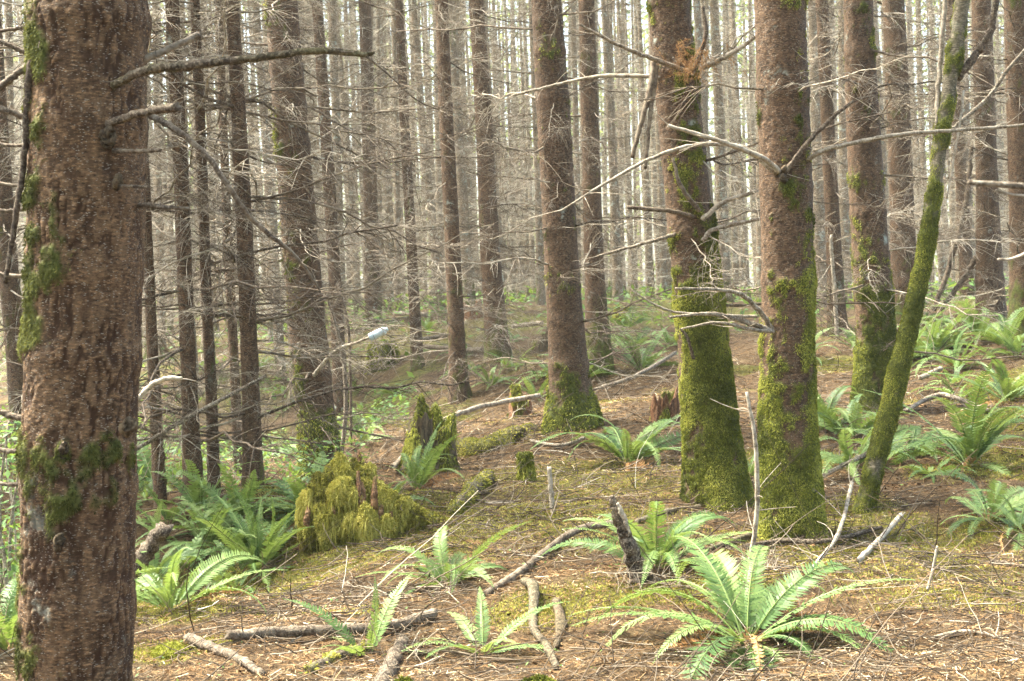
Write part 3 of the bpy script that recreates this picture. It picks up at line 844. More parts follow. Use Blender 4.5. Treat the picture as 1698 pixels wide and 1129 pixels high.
# trees of the middle distance: label, points, base
mids = [
    ('lichen spotted trunk at the left edge, half hidden by the nearest trunk', [(4, 300, 30), (14, 450, 32), (28, 600, 34), (38, 730, 40)], (38, 735), .5),
    ('slim brown trunk left of the leaning reddish trunk', [(384, -20, 22), (396, 200, 25), (406, 400, 27), (414, 600, 29), (421, 808, 34)], (421, 806), .3),
    ('dark slim trunk standing at the gully bottom, ferns in front', [(284, -20, 22), (298, 250, 24), (306, 450, 25), (314, 650, 27), (322, 832, 36)], (322, 831), .2),
    ('thin straight trunk just right of the dark gully trunk', [(322, -20, 15), (334, 250, 17), (342, 480, 18), (350, 650, 19), (356, 818, 24)], (356, 816), .2),
    ('thin trunk with white lichen streak beside the nearest trunk', [(226, -20, 15), (240, 300, 17), (252, 560, 18), (266, 842, 22)], (265, 840), .3),
    ('thin grey trunk between two darker gully trunks', [(362, -20, 13), (376, 350, 15), (388, 600, 16), (397, 790, 20)], (397, 790), .3),
    ('slender trunk behind the pale bottle on the left', [(524, -20, 17), (542, 250, 20), (556, 480, 21), (566, 680, 26)], (566, 682), .3),
    ('trunk with a leafy green sprig low down, left of the far mossy stump', [(604, -20, 20), (611, 200, 22), (616, 400, 24), (620, 538, 30)], (620, 538), .5),
    ('slim trunk just right of the far mossy stump', [(660, -20, 14), (672, 220, 16), (683, 430, 18), (690, 560, 20), (692, 612, 25)], (692, 612), .5),
    ('straight trunk behind the hollow mossy stump', [(731, -20, 21), (740, 200, 23), (750, 400, 26), (757, 560, 28), (761, 664, 38)], (761, 663), .5),
    ('sturdy trunk left of the tapering middle trunk, fern at its foot', [(788, -20, 24), (802, 200, 28), (812, 400, 33), (820, 520, 37), (826, 604, 48)], (826, 603), .5),
    ('moss footed trunk right behind the tapering middle trunk', [(972, -20, 26), (978, 200, 28), (983, 380, 32), (988, 500, 36), (993, 615, 54)], (993, 616), .8),
    ('dark trunk between the two thick right hand mossy trunks and the pale topped one', [(1362, -20, 20), (1372, 200, 22), (1382, 400, 25), (1389, 548, 32)], (1389, 549), .5),
    ('tall dark trunk right behind the pale topped mossy trunk', [(1480, -20, 35), (1488, 150, 37), (1494, 300, 38), (1501, 530, 46)], (1501, 531), .6),
    ('twisted slim trunk between the leaning sapling and the dark right trunk', [(1573, -20, 16), (1584, 150, 18), (1594, 300, 19), (1604, 492, 24)], (1604, 494), .3),
    ('dark broad trunk right of the leaning sapling, at the edge of the bright gap', [(1626, -20, 30), (1632, 150, 33), (1637, 330, 36), (1643, 524, 50)], (1643, 524), .2),
    ('dark trunk cut by the right edge, above the fern bank', [(1684, -20, 38), (1690, 200, 40), (1696, 400, 42), (1699, 556, 54)], (1699, 556), .6),
]
for (lb, pts, bs, ma) in mids:
    w = pts[0][2]
    tree(lb, pts, base=bs, sides=28, dz=.06, moss_h=.5, moss_amt=ma, amp=.005, plate=(.05, .09), mat='bark', per=6, whorl=.36, L=(.5, 1.9), top=14, dark=.4, pale=.15, crown=not (bs[0] < 850 and bs[1] > 600))

# tree outside the right edge that carries the blurred twig in the foreground
bp_ = ground_at(1.75, 2.9)
t = thing('conifer_tree', 'tree beyond the right edge whose blurred bare twig reaches into view', 'tree', bp_)
pth = np.stack([np.full(60, 1.75), np.full(60, 2.9), np.linspace(bp_[2] - .1, bp_[2] + 12, 60)], 1)
V, Fc, a, b = trunk_arrays(pth, np.linspace(.13, .10, 60), 40, [], 77, .6, .4, None, (.05, .13), .006, bp_[2])
link('trunk', MB().add(V, Fc, a, b).mesh('trunk', M['bark'], True, bp_), t)
limb(t, [(2180, 330, 14, .25), (1900, 325, 13, .15), (1760, 315, 12, .05), (1680, 307, 11, 0), (1606, 302, 9, 0)], 2.8, 'dead_branch', seed=61)
limb(t, [(1780, 318, 7, .05), (1700, 325, 5, 0), (1650, 316, 4, 0)], 2.8, 'pale_branch', name='twig', seed=62)
limb(t, [(1950, 330, 9, .2), (1800, 370, 7, .3), (1690, 425, 5, .4), (1655, 430, 4, .4)], 2.8, 'pale_branch', name='twig', seed=63)

#==SAPLING==
q = G(1432, 845)
T_S = tree('crooked leaning sapling sheathed in green moss, forked near the top', [(1599, -20, 22), (1588, 60, 22), (1580, 110, 22), (1570, 170, 21), (1560, 235, 21), (1548, 330, 21), (1534, 420, 22), (1515, 510, 23), (1499, 580, 26),
     (1491, 610, 30), (1478, 670, 28), (1457, 745, 27), (1434, 842, 26)], base=(1432, 845), name='maple_sapling', top=5.5, sides=36, dz=.02, moss_h=2.1, moss_amt=.90, mat='bark_maple', seed=26, branches=False, crown=False, moss_dens=24000, moss_size=.009, amp=.002, plate=(.05, .2), micro=.2)
D = CONIFERS[-1][1]
limb(T_S, [(1588, 130, 14, 0), (1615, 95, 13, 0), (1640, 55, 12, 0), (1656, -20, 11, 0)], D, 'dark_branch', seed=71)
limb(T_S, [(1556, 240, 10, 0), (1590, 205, 8, .05), (1640, 160, 7, .1), (1675, 110, 6, .1), (1720, 60, 5, .1)], D, 'dead_branch', seed=72, twigs=4)
limb(T_S, [(1552, 225, 8, -.02), (1558, 120, 8, .05), (1568, -20, 7, .1)], D, 'pale_branch', seed=73)
limb(T_S, [(1598, 150, 4, 0), (1592, 200, 4, -.05), (1570, 330, 3, -.05)], D, 'pale_branch', seed=74)

# ------------------------------------------------------------------ the crowd of far trees
FAR_BR = [branch_set(900 + i, .7, 18, .5, 4, (.5, 2.0), .62) for i in range(8)]
FAR_BR = [b_.mesh('dead_branches', M['far_branch']) for b_ in FAR_BR]
FAR_TR = []
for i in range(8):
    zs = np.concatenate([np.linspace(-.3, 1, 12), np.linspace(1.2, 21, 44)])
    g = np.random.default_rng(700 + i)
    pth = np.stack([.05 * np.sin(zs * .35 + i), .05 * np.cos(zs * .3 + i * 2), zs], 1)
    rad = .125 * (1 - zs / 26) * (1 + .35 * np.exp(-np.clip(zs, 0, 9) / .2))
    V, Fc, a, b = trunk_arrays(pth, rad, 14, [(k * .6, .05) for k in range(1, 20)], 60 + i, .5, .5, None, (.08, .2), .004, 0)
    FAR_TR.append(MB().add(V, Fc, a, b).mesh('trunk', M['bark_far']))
placed = [(c[4][0], c[4][1]) for c in CONIFERS]
nfar = 0
tries = 0
g = random.Random(12)
while nfar < 275 and tries < 40000:
    tries += 1
    y = 23 + 62 * g.random() ** .8
    x = g.uniform(-1, 1) * (.40 * y + 1.5)
    md = 1.5 if y < 50 else 1.25
    if any((x - a) ** 2 + (y - b) ** 2 < md * md for a, b in placed): continue
    if -2.6 < x < 4.5 and y < 33: continue
    if x >= 4.5 and y < 27: continue
    placed.append((x, y))
    nfar += 1
    bp_ = ground_at(x, y)
    reg = 'left' if x < -.09 * y else ('middle' if x < .12 * y else 'right')
    dist = 'far' if y > 45 else 'nearer'
    lab = {('left', 'nearer'): 'thin brown conifer in the thicket of trunks across the gully', ('left', 'far'): 'pale far conifer crowding the hazy depth beyond the gully',
           ('middle', 'nearer'): 'thin conifer in the loose stand beyond the clearing', ('middle', 'far'): 'pale slender conifer in the dense wood far behind the clearing',
           ('right', 'nearer'): 'thin conifer standing behind the fern bank', ('right', 'far'): 'slender far conifer against the bright gap behind the fern bank'}[(reg, dist)]
    t = thing('conifer_tree', lab, 'tree', bp_, 'background conifers, ' + reg + ' ' + dist)
    t.rotation_euler = (g.gauss(0, .015), -R(2.2) + g.gauss(0, .022), g.uniform(0, 6.28) * 0)
    s = g.uniform(.75, 1.35)
    k = g.randrange(8)
    link('trunk', FAR_TR[k], t, (0, 0, 0), (0, 0, g.uniform(0, 6.28)), (s, s, 1))
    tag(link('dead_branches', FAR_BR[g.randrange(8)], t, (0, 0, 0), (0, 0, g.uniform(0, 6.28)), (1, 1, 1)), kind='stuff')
    link('crown', (CROWN_FAR if y > 36 else CROWN)[g.randrange(6)], t, (0, 0, g.uniform(3.5, 6)), (0, 0, g.uniform(0, 6.28)))

# unseen trees of the same plantation, added beside and behind the viewpoint to block skylight
n_ = 0
while n_ < 46:
    a, r_ = g.uniform(0, 6.28), g.uniform(4.5, 24)
    x, y = r_ * math.cos(a), r_ * math.sin(a)
    if y > 0 and abs(x) < .46 * y + 3.2: continue
    if any((x - p_) ** 2 + (y - q_) ** 2 < 4.5 for p_, q_ in placed): continue
    placed.append((x, y)); n_ += 1
    bp_ = ground_at(x, y)
    t = thing('conifer_tree', 'unseen conifer of the same plantation, added beside the viewpoint to block skylight', 'tree', bp_, 'conifers outside the picture')
    k = g.randrange(8)
    link('trunk', FAR_TR[k], t, (0, 0, 0), (0, 0, g.uniform(0, 6.28)), (1.3, 1.3, 1))
    tag(link('dead_branches', FAR_BR[g.randrange(8)], t), kind='stuff')
    link('crown', CROWN[g.randrange(6)], t, (0, 0, g.uniform(-1, 2)), (0, 0, g.uniform(0, 6.28)))
# trunks too far and too many to tell apart
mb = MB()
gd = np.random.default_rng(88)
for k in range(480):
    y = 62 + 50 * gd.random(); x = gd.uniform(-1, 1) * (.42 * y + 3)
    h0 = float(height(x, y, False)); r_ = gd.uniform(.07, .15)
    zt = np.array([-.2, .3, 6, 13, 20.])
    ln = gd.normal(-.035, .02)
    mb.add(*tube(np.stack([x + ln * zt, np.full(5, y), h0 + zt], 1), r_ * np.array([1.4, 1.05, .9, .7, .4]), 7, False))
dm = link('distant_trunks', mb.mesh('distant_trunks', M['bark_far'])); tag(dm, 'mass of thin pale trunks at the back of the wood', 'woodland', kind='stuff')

# the wood that closes the view: leaves and trunks that read as one mass
g_ = np.random.default_rng(77)
mb = MB()
n = 90000
y = g_.uniform(84, 112, n)
x = g_.uniform(-1, 1, n) * (.44 * y + 4)
zz = g_.random(n) ** .9 * 24 - .3
cl = fbm(x / 3.0, y / 6.0, zz / 2.2, 51, 3)
keep = cl > .50 - .03 * (x > 8)
x, y, zz = x[keep], y[keep], zz[keep]; n = len(x)
p = np.stack([x, y, height(x, y, False) + zz], 1)
d = g_.normal(0, 1, (n, 3)); d /= np.linalg.norm(d, axis=1)[:, None]
t_ = np.cross(d, g_.normal(0, 1, (n, 3))); t_ /= np.linalg.norm(t_, axis=1)[:, None]
s_ = g_.uniform(.10, .26, (n, 1))
Vb = np.stack([p - d * s_, p - t_ * s_ * .6, p + d * s_, p + t_ * s_ * .6], 1).reshape(-1, 3)
b = np.arange(n)[:, None] * 4
mb.add(Vb, np.concatenate([b + [0, 1, 2], b + [0, 2, 3]]), np.repeat(np.clip(g_.normal(.55, .25, n), 0, 1), 4))
fw = link('far_wood', mb.mesh('far_wood', M['far_leaf'], False)); tag(fw, 'pale green mass of far leaves closing the view', 'woodland', kind='stuff')

# the pale air of the wood
hz, nt, out = new_mat('haze')
pv = N_(nt, 'ShaderNodeVolumePrincipled')
pv.inputs['Color'].default_value = (.97, .93, .82, 1)
pv.inputs['Density'].default_value = HAZE
pv.inputs['Anisotropy'].default_value = .3
nt.links.new(pv.outputs[0], out.inputs['Volume'])
zlo, zhi = float(ZZ.min()) - 1.0, 27.0
V = np.array([(x, y, z) for x in (-310, 310) for y in (-70, 610) for z in (zlo, zhi)], float)
Q = np.array([(0, 1, 3, 2), (4, 6, 7, 5), (0, 4, 5, 1), (2, 3, 7, 6), (0, 2, 6, 4), (1, 5, 7, 3)])
tag(link('haze', MB().add(V, Q).mesh('haze', hz, False)), 'thin pale air between the trunks', 'haze', kind='stuff')

#==STUMPS==
def stump(label, base, w, h, seed, mat='rot', moss=.6, flare=.45, jag=.35, hollow=.45, lean=(0, 0), moss_mat='moss', dens=7000, size=.025, droop=.5, up_bias=.5, name='tree_stump', apex=None, mouth=None, dome=0):
    """a rotten stump standing at photo pixel base, w wide and h high in photo pixels"""
    bp_ = G(*base)
    d = bp_[1]
    bp_ = bp_ + np.array([0, w / 2 / F * d * .6, 0]); bp_[2] = float(height(bp_[0], bp_[1]))
    r0, hh = w / 2 * d / F, h * d / F
    A_, Z_ = 72, 40
    th = np.linspace(0, 2 * math.pi, A_, endpoint=False)
    ct, st = np.cos(th), np.sin(th)
    topn = 1 - jag * (1.0 * fbm(ct * 1.7 + 3, st * 1.7, 0, seed, 2) + .55 * vnoise(ct * 6 + 3, st * 6, 0, seed + 1))
    if apex is not None:
        topn *= 1 - apex[2] * (.5 - .5 * (ct * apex[0] + st * apex[1]))
    topn /= topn.max()
    mb = MB()
    rows = []
    for k in range(Z_):
        u = k / (Z_ - 1)
        z = -.12 + (hh * topn + .12) * u
        fl = 1 + flare * np.exp(-np.clip(u, 0, 1) * 4.5) - .18 * u
        r = r0 / (1 + flare * .7) * fl * (1 + .16 * (fbm(ct * 1.6, st * 1.6, u * 1.3, seed + 3, 2) - .5) * 2 + .20 * (vnoise(ct * 9, st * 9, u * 1.6, seed + 4) - .5) + .10 * (vnoise(ct * 22, st * 22, u * 2.5, seed + 5) - .5))
        if dome:
            r = r * (1 - dome * u ** 1.7) * (1 + .55 * (fbm(ct * 3 + 2, st * 3, u * 4, seed + 14, 3) - .5))
        if mouth:
            ang = np.angle(np.exp(1j * (th - mouth[0])))
            r = r * (1 - mouth[2] * sstep(.12, .45, np.full(A_, u)) * np.exp(-(ang / mouth[1]) ** 4))
        rows.append(np.stack([ct * r + lean[0] * u * hh, st * r + lean[1] * u * hh, z], 1))
    outer = rows[-1]
    for k in range(1, 8):                                       # down into the hollow heart
        u = k / 7
        c = outer * np.array([1 - .93 * u, 1 - .93 * u, 1]) + np.array([lean[0] * hh * .93 * u, lean[1] * hh * .93 * u, 0])
        c[:, 2] = outer[:, 2] * (1 - sstep(0, .8, u)) + hh * (1 - hollow) * topn.min() * sstep(0, .8, u) + .05 * hh * (vnoise(ct * 5, st * 5, u * 4, seed + 8) - .5)
        rows.append(c)
    V = np.concatenate(rows) + bp_
    nR = len(rows)
    i = np.arange(nR - 1)[:, None] * A_; j = np.arange(A_)[None]; k2 = (j + 1) % A_
    Q = np.stack([i + j, i + k2, i + A_ + k2, i + A_ + j], -1).reshape(-1, 4)
    Fc = np.concatenate([Q[:, [0, 1, 2]], Q[:, [0, 2, 3]]])
    rel = (V - bp_) / np.array([r0, r0, hh])
    nz = fbm(rel[:, 0] * 1.7, rel[:, 1] * 1.7, rel[:, 2] * 1.5, seed + 9, 3)
    mk = sstep(.42, .58, nz + (moss - .5) + .12 * (rel[:, 2] - .5) * up_bias)
    if mouth:
        ang = np.angle(np.exp(1j * (np.arctan2(V[:, 1] - bp_[1], V[:, 0] - bp_[0]) - mouth[0])))
        mk = mk * (1 - np.exp(-(ang / (mouth[1] * 1.1)) ** 4) * (rel[:, 2] > .12))
    t = thing(name, label, 'stump', bp_)
    mb.add(V, Fc, mk * .85)
    link('rotten_wood', mb.mesh('rotten_wood', M[mat], True, bp_), t)
    tm = tufts(V, Fc, mk, dens, size, droop, seed, 2, .3)
    if tm.n: tag(link('moss', tm.mesh('moss', M[moss_mat], False, bp_), t), kind='stuff')
    return t, bp_, r0, hh, d

def shard(t, pts, depth, mat='rot', seed=0, moss=.0):
    limb(t, pts, depth, mat, name='wood_shard', seed=seed, sides=8, knob=.35, broken=True, moss=moss)

s1, sp, sr, sh, sd_ = stump('big crumbling stump shaggy with yellow green moss, beside the tall fern', (575, 890), 175, 128, 4, 'rot', .45, .7, .40, .3, (-.02, .1), 'moss_dry_lit', 12000, .022, .6, .9, apex=(-.3, .1, .2), mouth=(-.7, .22, .22), dome=.62)
for q, (px, py, rp, dd) in enumerate([(522, 852, 30, -.10), (540, 822, 32, -.08), (562, 797, 29, -.04), (588, 796, 24, 0), (574, 838, 34, -.17), (546, 872, 30, -.20), (606, 818, 20, -.08), (636, 838, 24, -.12), (662, 848, 21, -.12),
                                     (606, 864, 20, -.30), (688, 860, 15, -.12), (517, 880, 20, -.2), (613, 780, 11, 0), (585, 868, 15, -.28), (640, 872, 17, -.25)]):
    c = P(px, py + 3, sd_ + dd); r_ = rp * .98 * sd_ / F
    u_, v_ = np.meshgrid(np.linspace(0, 2 * math.pi, 26, endpoint=False), np.linspace(-1.35, 1.5, 16))
    n3 = np.stack([np.cos(u_) * np.cos(v_), np.sin(u_) * np.cos(v_), np.sin(v_)], -1)
    rr = 1 + 1.15 * (fbm(n3[..., 0] * 1.8 + q * 3, n3[..., 1] * 1.8, n3[..., 2] * 1.8, 70 + q, 3) - .5) + .45 * (fbm(n3[..., 0] * 5 + q * 3, n3[..., 1] * 5, n3[..., 2] * 2.5, 170 + q, 2) - .5)
    V = (n3 * rr[..., None] * np.array([.92, .8, 1.3]) * r_).reshape(-1, 3) + c
    i = np.arange(15)[:, None] * 26; j = np.arange(26)[None]; k2 = (j + 1) % 26
    Q = np.stack([i + j, i + k2, i + 26 + k2, i + 26 + j], -1).reshape(-1, 4)
    Fc = np.concatenate([Q[:, [0, 1, 2]], Q[:, [0, 2, 3]]])
    mb = MB().add(V, Fc, .35)
    for dens_, sz_, dr_ in ((22000, .015, .25), (2600, .032, 1.2)):
        tm = tufts(V, Fc, np.ones(len(V)), dens_, sz_, dr_, q, 2, .4 if sz_ < .02 else .14)
        V2, F2 = tm.arrays(); mb.add(V2, F2, np.concatenate(tm.a))
    link('moss_clump', mb.mesh('moss_clump', M['moss_stump_lit'], False, s1.location), s1)
for (a, b_, c, d_, w, s) in [(604, 862, 600, 800, 15, 1), (618, 862, 622, 792, 13, 2), (592, 866, 584, 822, 11, 3), (628, 868, 634, 832, 12, 4), (508, 872, 512, 838, 12, 5), (598, 850, 594, 782, 12, 6), (570, 880, 566, 848, 10, 7), (644, 872, 650, 846, 9, 8), (552, 856, 556, 822, 8, 9)]:
    shard(s1, [(a, b_, w, -.16), ((a + c) / 2, (b_ + d_) / 2, w * .9, -.14), (c, d_, w * .45, -.06)], sd_ - .10, 'rot', s, .35)
# its mossy root running down to the right
o, (V, Fc, mk) = limb(s1, [(590, 815, 60, .25), (640, 838, 52, .2), (690, 862, 36, .1), (750, 872, 22, 0), (790, 880, 10, 0)], sd_, 'rot', 'root', 14, seed=15, moss=1.0)
tag(link('root_moss', tufts(V, Fc, np.ones(len(V)), 9000, .03, .4, 16).mesh('root_moss', M['moss_dry_lit'], False, s1.location), s1), kind='stuff')
s2, sp, sr, sh, sd_ = stump('tall hollow stump with dark rotten mouth and mossy flanks', (708, 785), 118, 132, 9, 'rot_dark', .50, .45, .48, .8, (.05, 0), 'moss', 9000, .026, .5, .5, apex=(-.4, .6, .35), mouth=(-1.2, .62, .8))
stump('small rust red broken stump left of the tapering middle trunk', (862, 690), 46, 58, 12, 'rot', .45, .25, .5, .7, (.05, 0), 'moss', 5000, .03, .5, .6, apex=(-.8, .3, .6))
stump('rust red crumbled stump beside the leaning mossy trunk', (1104, 706), 58, 62, 14, 'rot', .38, .2, .55, .6, (0, 0), 'moss', 5000, .03, .5, .2)
stump('short mossy post of a stump alone on the slope', (876, 800), 34, 52, 17, 'rot_dark', .85, .35, .15, .2, (-.12, 0), 'moss', 12000, .022, .7, .6)
stump('far round mossy stump below the pale bottle', (634, 612), 62, 48, 19, 'rot_dark', .75, .3, .5, .6, (0, 0), 'moss', 3000, .05, .5, .6)
stump('leaning grey slab of stump behind the middle trunk', (888, 585), 38, 48, 23, 'rot_dark', .4, .5, .6, .3, (.3, 0), 'moss', 2000, .04, .5, .4, apex=(.9, 0, .7))
stump('far rust red root mass between two distant trunks', (782, 530), 46, 34, 25, 'rot', .2, .3, .6, .5, (0, 0), 'moss', 1500, .05, .3, .3)
stump('far mossy stump in the bright gap behind the middle trunk', (1035, 532), 40, 26, 27, 'rot_dark', .7, .4, .4, .3, (0, 0), 'moss_dry_lit', 2000, .05, .3, .6)
for (px, py, w, h, lb, sd0) in [(668, 1140, 60, 42, 'round bright moss cushion at the bottom edge beside the dark stub', 1), (893, 1142, 82, 36, 'broad moss cushion at the bottom edge in the middle', 2), (283, 1085, 70, 22, 'flat moss pad beside the nearest trunk', 3),
                                (610, 870, 40, 30, 'small pale moss lump at the foot of the big crumbling stump', 4)]:
    bp_ = G(px, min(py, 1128))
    if py > 1129:
        bp_ = P(px, py, bp_[1] - .15); bp_[2] = float(height(bp_[0], bp_[1]))
    r0, hh = w / 2 * bp_[1] / F, h * bp_[1] / F
    u_, v_ = np.meshgrid(np.linspace(0, 2 * math.pi, 30, endpoint=False), np.linspace(0, math.pi / 2, 10))
    rr = 1 + .35 * (fbm(np.cos(u_) * 2, np.sin(u_) * 2, v_ * 2, sd0, 2) - .5)
    V = np.stack([np.cos(u_) * np.cos(v_) * r0 * rr, np.sin(u_) * np.cos(v_) * r0 * rr, np.sin(v_) * hh * rr - .03], -1).reshape(-1, 3) + bp_
    i = np.arange(9)[:, None] * 30; j = np.arange(30)[None]; k2 = (j + 1) % 30
    Q = np.stack([i + j, i + k2, i + 30 + k2, i + 30 + j], -1).reshape(-1, 4)
    Fc = np.concatenate([Q[:, [0, 1, 2]], Q[:, [0, 2, 3]]])
    mb = MB().add(V, Fc, .5)
    tm = tufts(V, Fc, np.ones(len(V)), 26000, .018, .1, sd0, 2, .3)
    for v__, f__, a__ in zip(tm.v, tm.f, tm.a):
        mb.v.append(v__); mb.f.append(f__ + 300); mb.a.append(a__); mb.b.append(a__)
    tag(link('moss_cushion', mb.mesh('moss_cushion', M['moss_dry_lit' if sd0 == 4 else 'moss'], False, bp_), None, bp_), lb, 'moss')

#==STICKS==
def glimb(pts, label, mat='dead_branch', cat='branch', name='fallen_branch', lift=.0, **kw):
    """a fallen piece lying along the ground through photo points (px, py, width[, height above ground])"""
    rows = []
    for q in pts:
        p = G(q[0], q[1] + q[2] * .35)
        rows.append((p[0], p[1], p[2] + (q[3] if len(q) > 3 else 0) + q[2] / 2 * p[1] / F * .7, q[2] / 2 * p[1] / F))
    seed = kw.get('seed', int(pts[0][0]))
    g = np.random.default_rng(seed)
    n = max(14, 9 * len(pts)); sides = kw.get('sides', 9)
    S = spline(rows, n)
    S[:, :3] += g.normal(0, 1, (n, 3)) * S[:, 3:4] * .10
    th_ = np.arange(sides) / sides * 6.283; ln_ = np.linspace(0, len(pts) * 2.2, n)[:, None]
    rr = S[:, 3:4] * (1 + kw.get('knob', .25) * 2.2 * (fbm(np.cos(th_) * 1.3 + seed, np.sin(th_) * 1.3, ln_, seed, 3) - .5))
    V, Fc = tube(S[:, :3], rr, sides)
    for e in (0, n - 1):
        V[e * sides:(e + 1) * sides] += ((S[e, :3] - S[abs(e - 1), :3]))[None] * g.uniform(-.4, .5, (sides, 1))
    moss = kw.get('moss', 0)
    up = (V[:, 2] - np.repeat(np.append(S[:, 2], 0), sides)[:len(V)] * 0)
    mk = np.clip(moss * 2.0 * (fbm(V[:, 0] * 8, V[:, 1] * 8, V[:, 2] * 8, seed, 3) - .28), 0, 1) if moss else np.zeros(len(V))
    mb = MB().add(V, Fc, mk)
    for k in range(kw.get('twigs', 0)):
        i = g.integers(1, n)
        d = g.normal(0, 1, 3); d[2] = abs(d[2]) * .7; d += 1.2 * (S[i, :3] - S[i - 1, :3]) / np.linalg.norm(S[i, :3] - S[i - 1, :3]); d /= np.linalg.norm(d)
        L = g.uniform(.08, .35); tt = np.linspace(0, 1, 4)[:, None]
        mb.add(*tube(S[i, :3] + d * L * tt + g.normal(0, .2, 3) * L * tt ** 2, .0035 * (1 - .5 * tt[:, 0]), 4, False), 0.0)
    off = S[0, :3]
    o = link(name, mb.mesh(name, M[mat], True, off), None, off)
    tag(o, label, cat)
    if moss > .5:
        tm = tufts(V, Fc, mk, 9000, .02, .2, seed)
        if tm.n: tag(link('moss', tm.mesh('moss', M['moss_dry_lit'], False, off), o), kind='stuff')
    return o

glimb([(752, 848, 24), (772, 828, 24), (790, 808, 25), (810, 790, 24)], 'short mossy log pointing up the slope right of the big stump', 'log_bark', 'log', 'fallen_log', moss=.95, sides=14)
glimb([(378, 1068, 18, .04), (470, 1060, 18, .03), (560, 1050, 18, .02), (650, 1043, 17, .02), (722, 1020, 16, .01)], 'long dark fallen pole lying across the lower middle', 'log_bark', twigs=5, sides=12)
glimb([(312, 1058, 17), (360, 1078, 17), (400, 1096, 15), (436, 1120, 13)], 'crooked dark log stub lying by the foot of the nearest trunk', 'log_bark', 'log', 'fallen_log', sides=12)
glimb([(805, 985, 13), (860, 950, 13), (912, 918, 13, .03), (960, 893, 12, .06), (1020, 880, 10, .05)], 'grey knotted branch below the curved snag, resting on brushwood', 'log_bark', twigs=7)
glimb([(868, 968, 13, .02), (884, 990, 19, .04), (884, 1040, 14), (905, 1070, 14), (925, 1108, 12)], 'broken rotting branch pointing down to the broad moss cushion', 'log_bark', moss=.2)
glimb([(922, 1004, 15, .02), (930, 1040, 19, .0), (922, 1075, 10)], 'crumbling rotten chunk beside the broken rotting branch', 'rot_dark', 'log', 'rotten_log', moss=.1)
glimb([(630, 1129, 30, -.03), (652, 1085, 28, -.035), (668, 1050, 20, -.03)], 'half buried pale old log at the bottom edge', 'log_bark', 'log', 'fallen_log', sides=14)
glimb([(512, 1112, 16), (560, 1090, 18), (610, 1072, 14)], 'mossy thick twig below the long dark pole', 'log_bark', moss=.8)
glimb([(655, 782, 9, .05), (720, 742, 9, .22), (800, 712, 9, .25), (895, 686, 8, .2)], 'long thin grey pole propped over the rotting log', 'dead_branch', twigs=5)
glimb([(1425, 935, 9, .02), (1460, 900, 9, .03), (1494, 868, 9, .05)], 'straight pale stick right of the nearest mossy trunk', 'pale_branch')
glimb([(1365, 800, 8, .05), (1410, 786, 8, .1), (1460, 768, 8, .12)], 'bleached white stick leaning at the sapling foot', 'pale_branch', twigs=3)
glimb([(1235, 908, 7, .01), (1300, 902, 9, .02), (1370, 905, 8, .03), (1460, 880, 7, .02)], 'thin brown branch at the foot of the nearest mossy trunk', 'log_bark', twigs=8)
glimb([(1340, 960, 6, .03), (1390, 915, 7, .12), (1412, 860, 6, .25)], 'forked tan branch rising from the litter by the sapling', 'dead_branch', twigs=8)
glimb([(1175, 912, 9), (1230, 892, 10), (1275, 880, 9)], 'mossy root like branch left of the nearest mossy trunk', 'log_bark', moss=.5)
glimb([(1055, 865, 9), (1100, 850, 10), (1150, 842, 9), (1200, 838, 6)], 'long brown branch lying at the leaning mossy trunk foot', 'log_bark', twigs=4, moss=.2)
glimb([(880, 735, 6, .02), (930, 745, 6, .03), (970, 732, 6, .03)], 'white bare stick beside the left fern of the leaning trunk', 'pale_branch', twigs=2)
glimb([(228, 862, 7, .55), (330, 843, 7, .75), (440, 824, 6, .95)], 'long thin pale stick held up over the ferns beside the nearest trunk', 'dead_branch', twigs=4)
glimb([(690, 582, 7, .1), (760, 588, 9, .1), (800, 590, 9, .1)], 'far fallen log lying behind two middle trunks', 'log_bark', 'log', 'fallen_log')
glimb([(700, 575, 7, .15), (745, 566, 8, .12)], 'short far log above the longer one', 'log_bark', 'log', 'fallen_log')
glimb([(655, 522, 7, .05), (710, 526, 8, .05)], 'pale far log lying in the green undergrowth', 'pale_branch', 'log', 'fallen_log')
glimb([(850, 545, 7, .05), (900, 540, 8, .05)], 'yellowish far log behind the tapering middle trunk', 'pale_branch', 'log', 'fallen_log')
glimb([(985, 660, 6, .1), (1060, 640, 7, .15), (1120, 610, 6, .2)], 'bare grey branch lying on the slope left of the leaning mossy trunk', 'dead_branch', twigs=8)
glimb([(1500, 690, 6, .05), (1560, 672, 9, .1), (1640, 690, 6, .05)], 'grey branch topping the brush pile behind the sapling', 'dead_branch', twigs=10)
glimb([(1525, 650, 8, .15), (1560, 640, 9, .2)], 'stub of pale branch sticking from the brush pile', 'pale_branch')
glimb([(1590, 945, 5), (1650, 935, 6), (1698, 940, 5)], 'thin dark twig on the bare right foreground', 'log_bark', twigs=3)
glimb([(1540, 1060, 6), (1600, 1050, 7), (1660, 1058, 5)], 'thin straw coloured twig in the lower right litter', 'pale_branch', twigs=2)

glimb([(738, 742, 42, -.05), (772, 738, 38, -.05), (806, 736, 42, -.05), (842, 722, 36, -.05), (885, 708, 22, -.04)], 'rotting mossy log lying against the hollow stump', 'rot_dark', 'log', 'fallen_log', moss=.85, sides=18, knob=.42, seed=17)
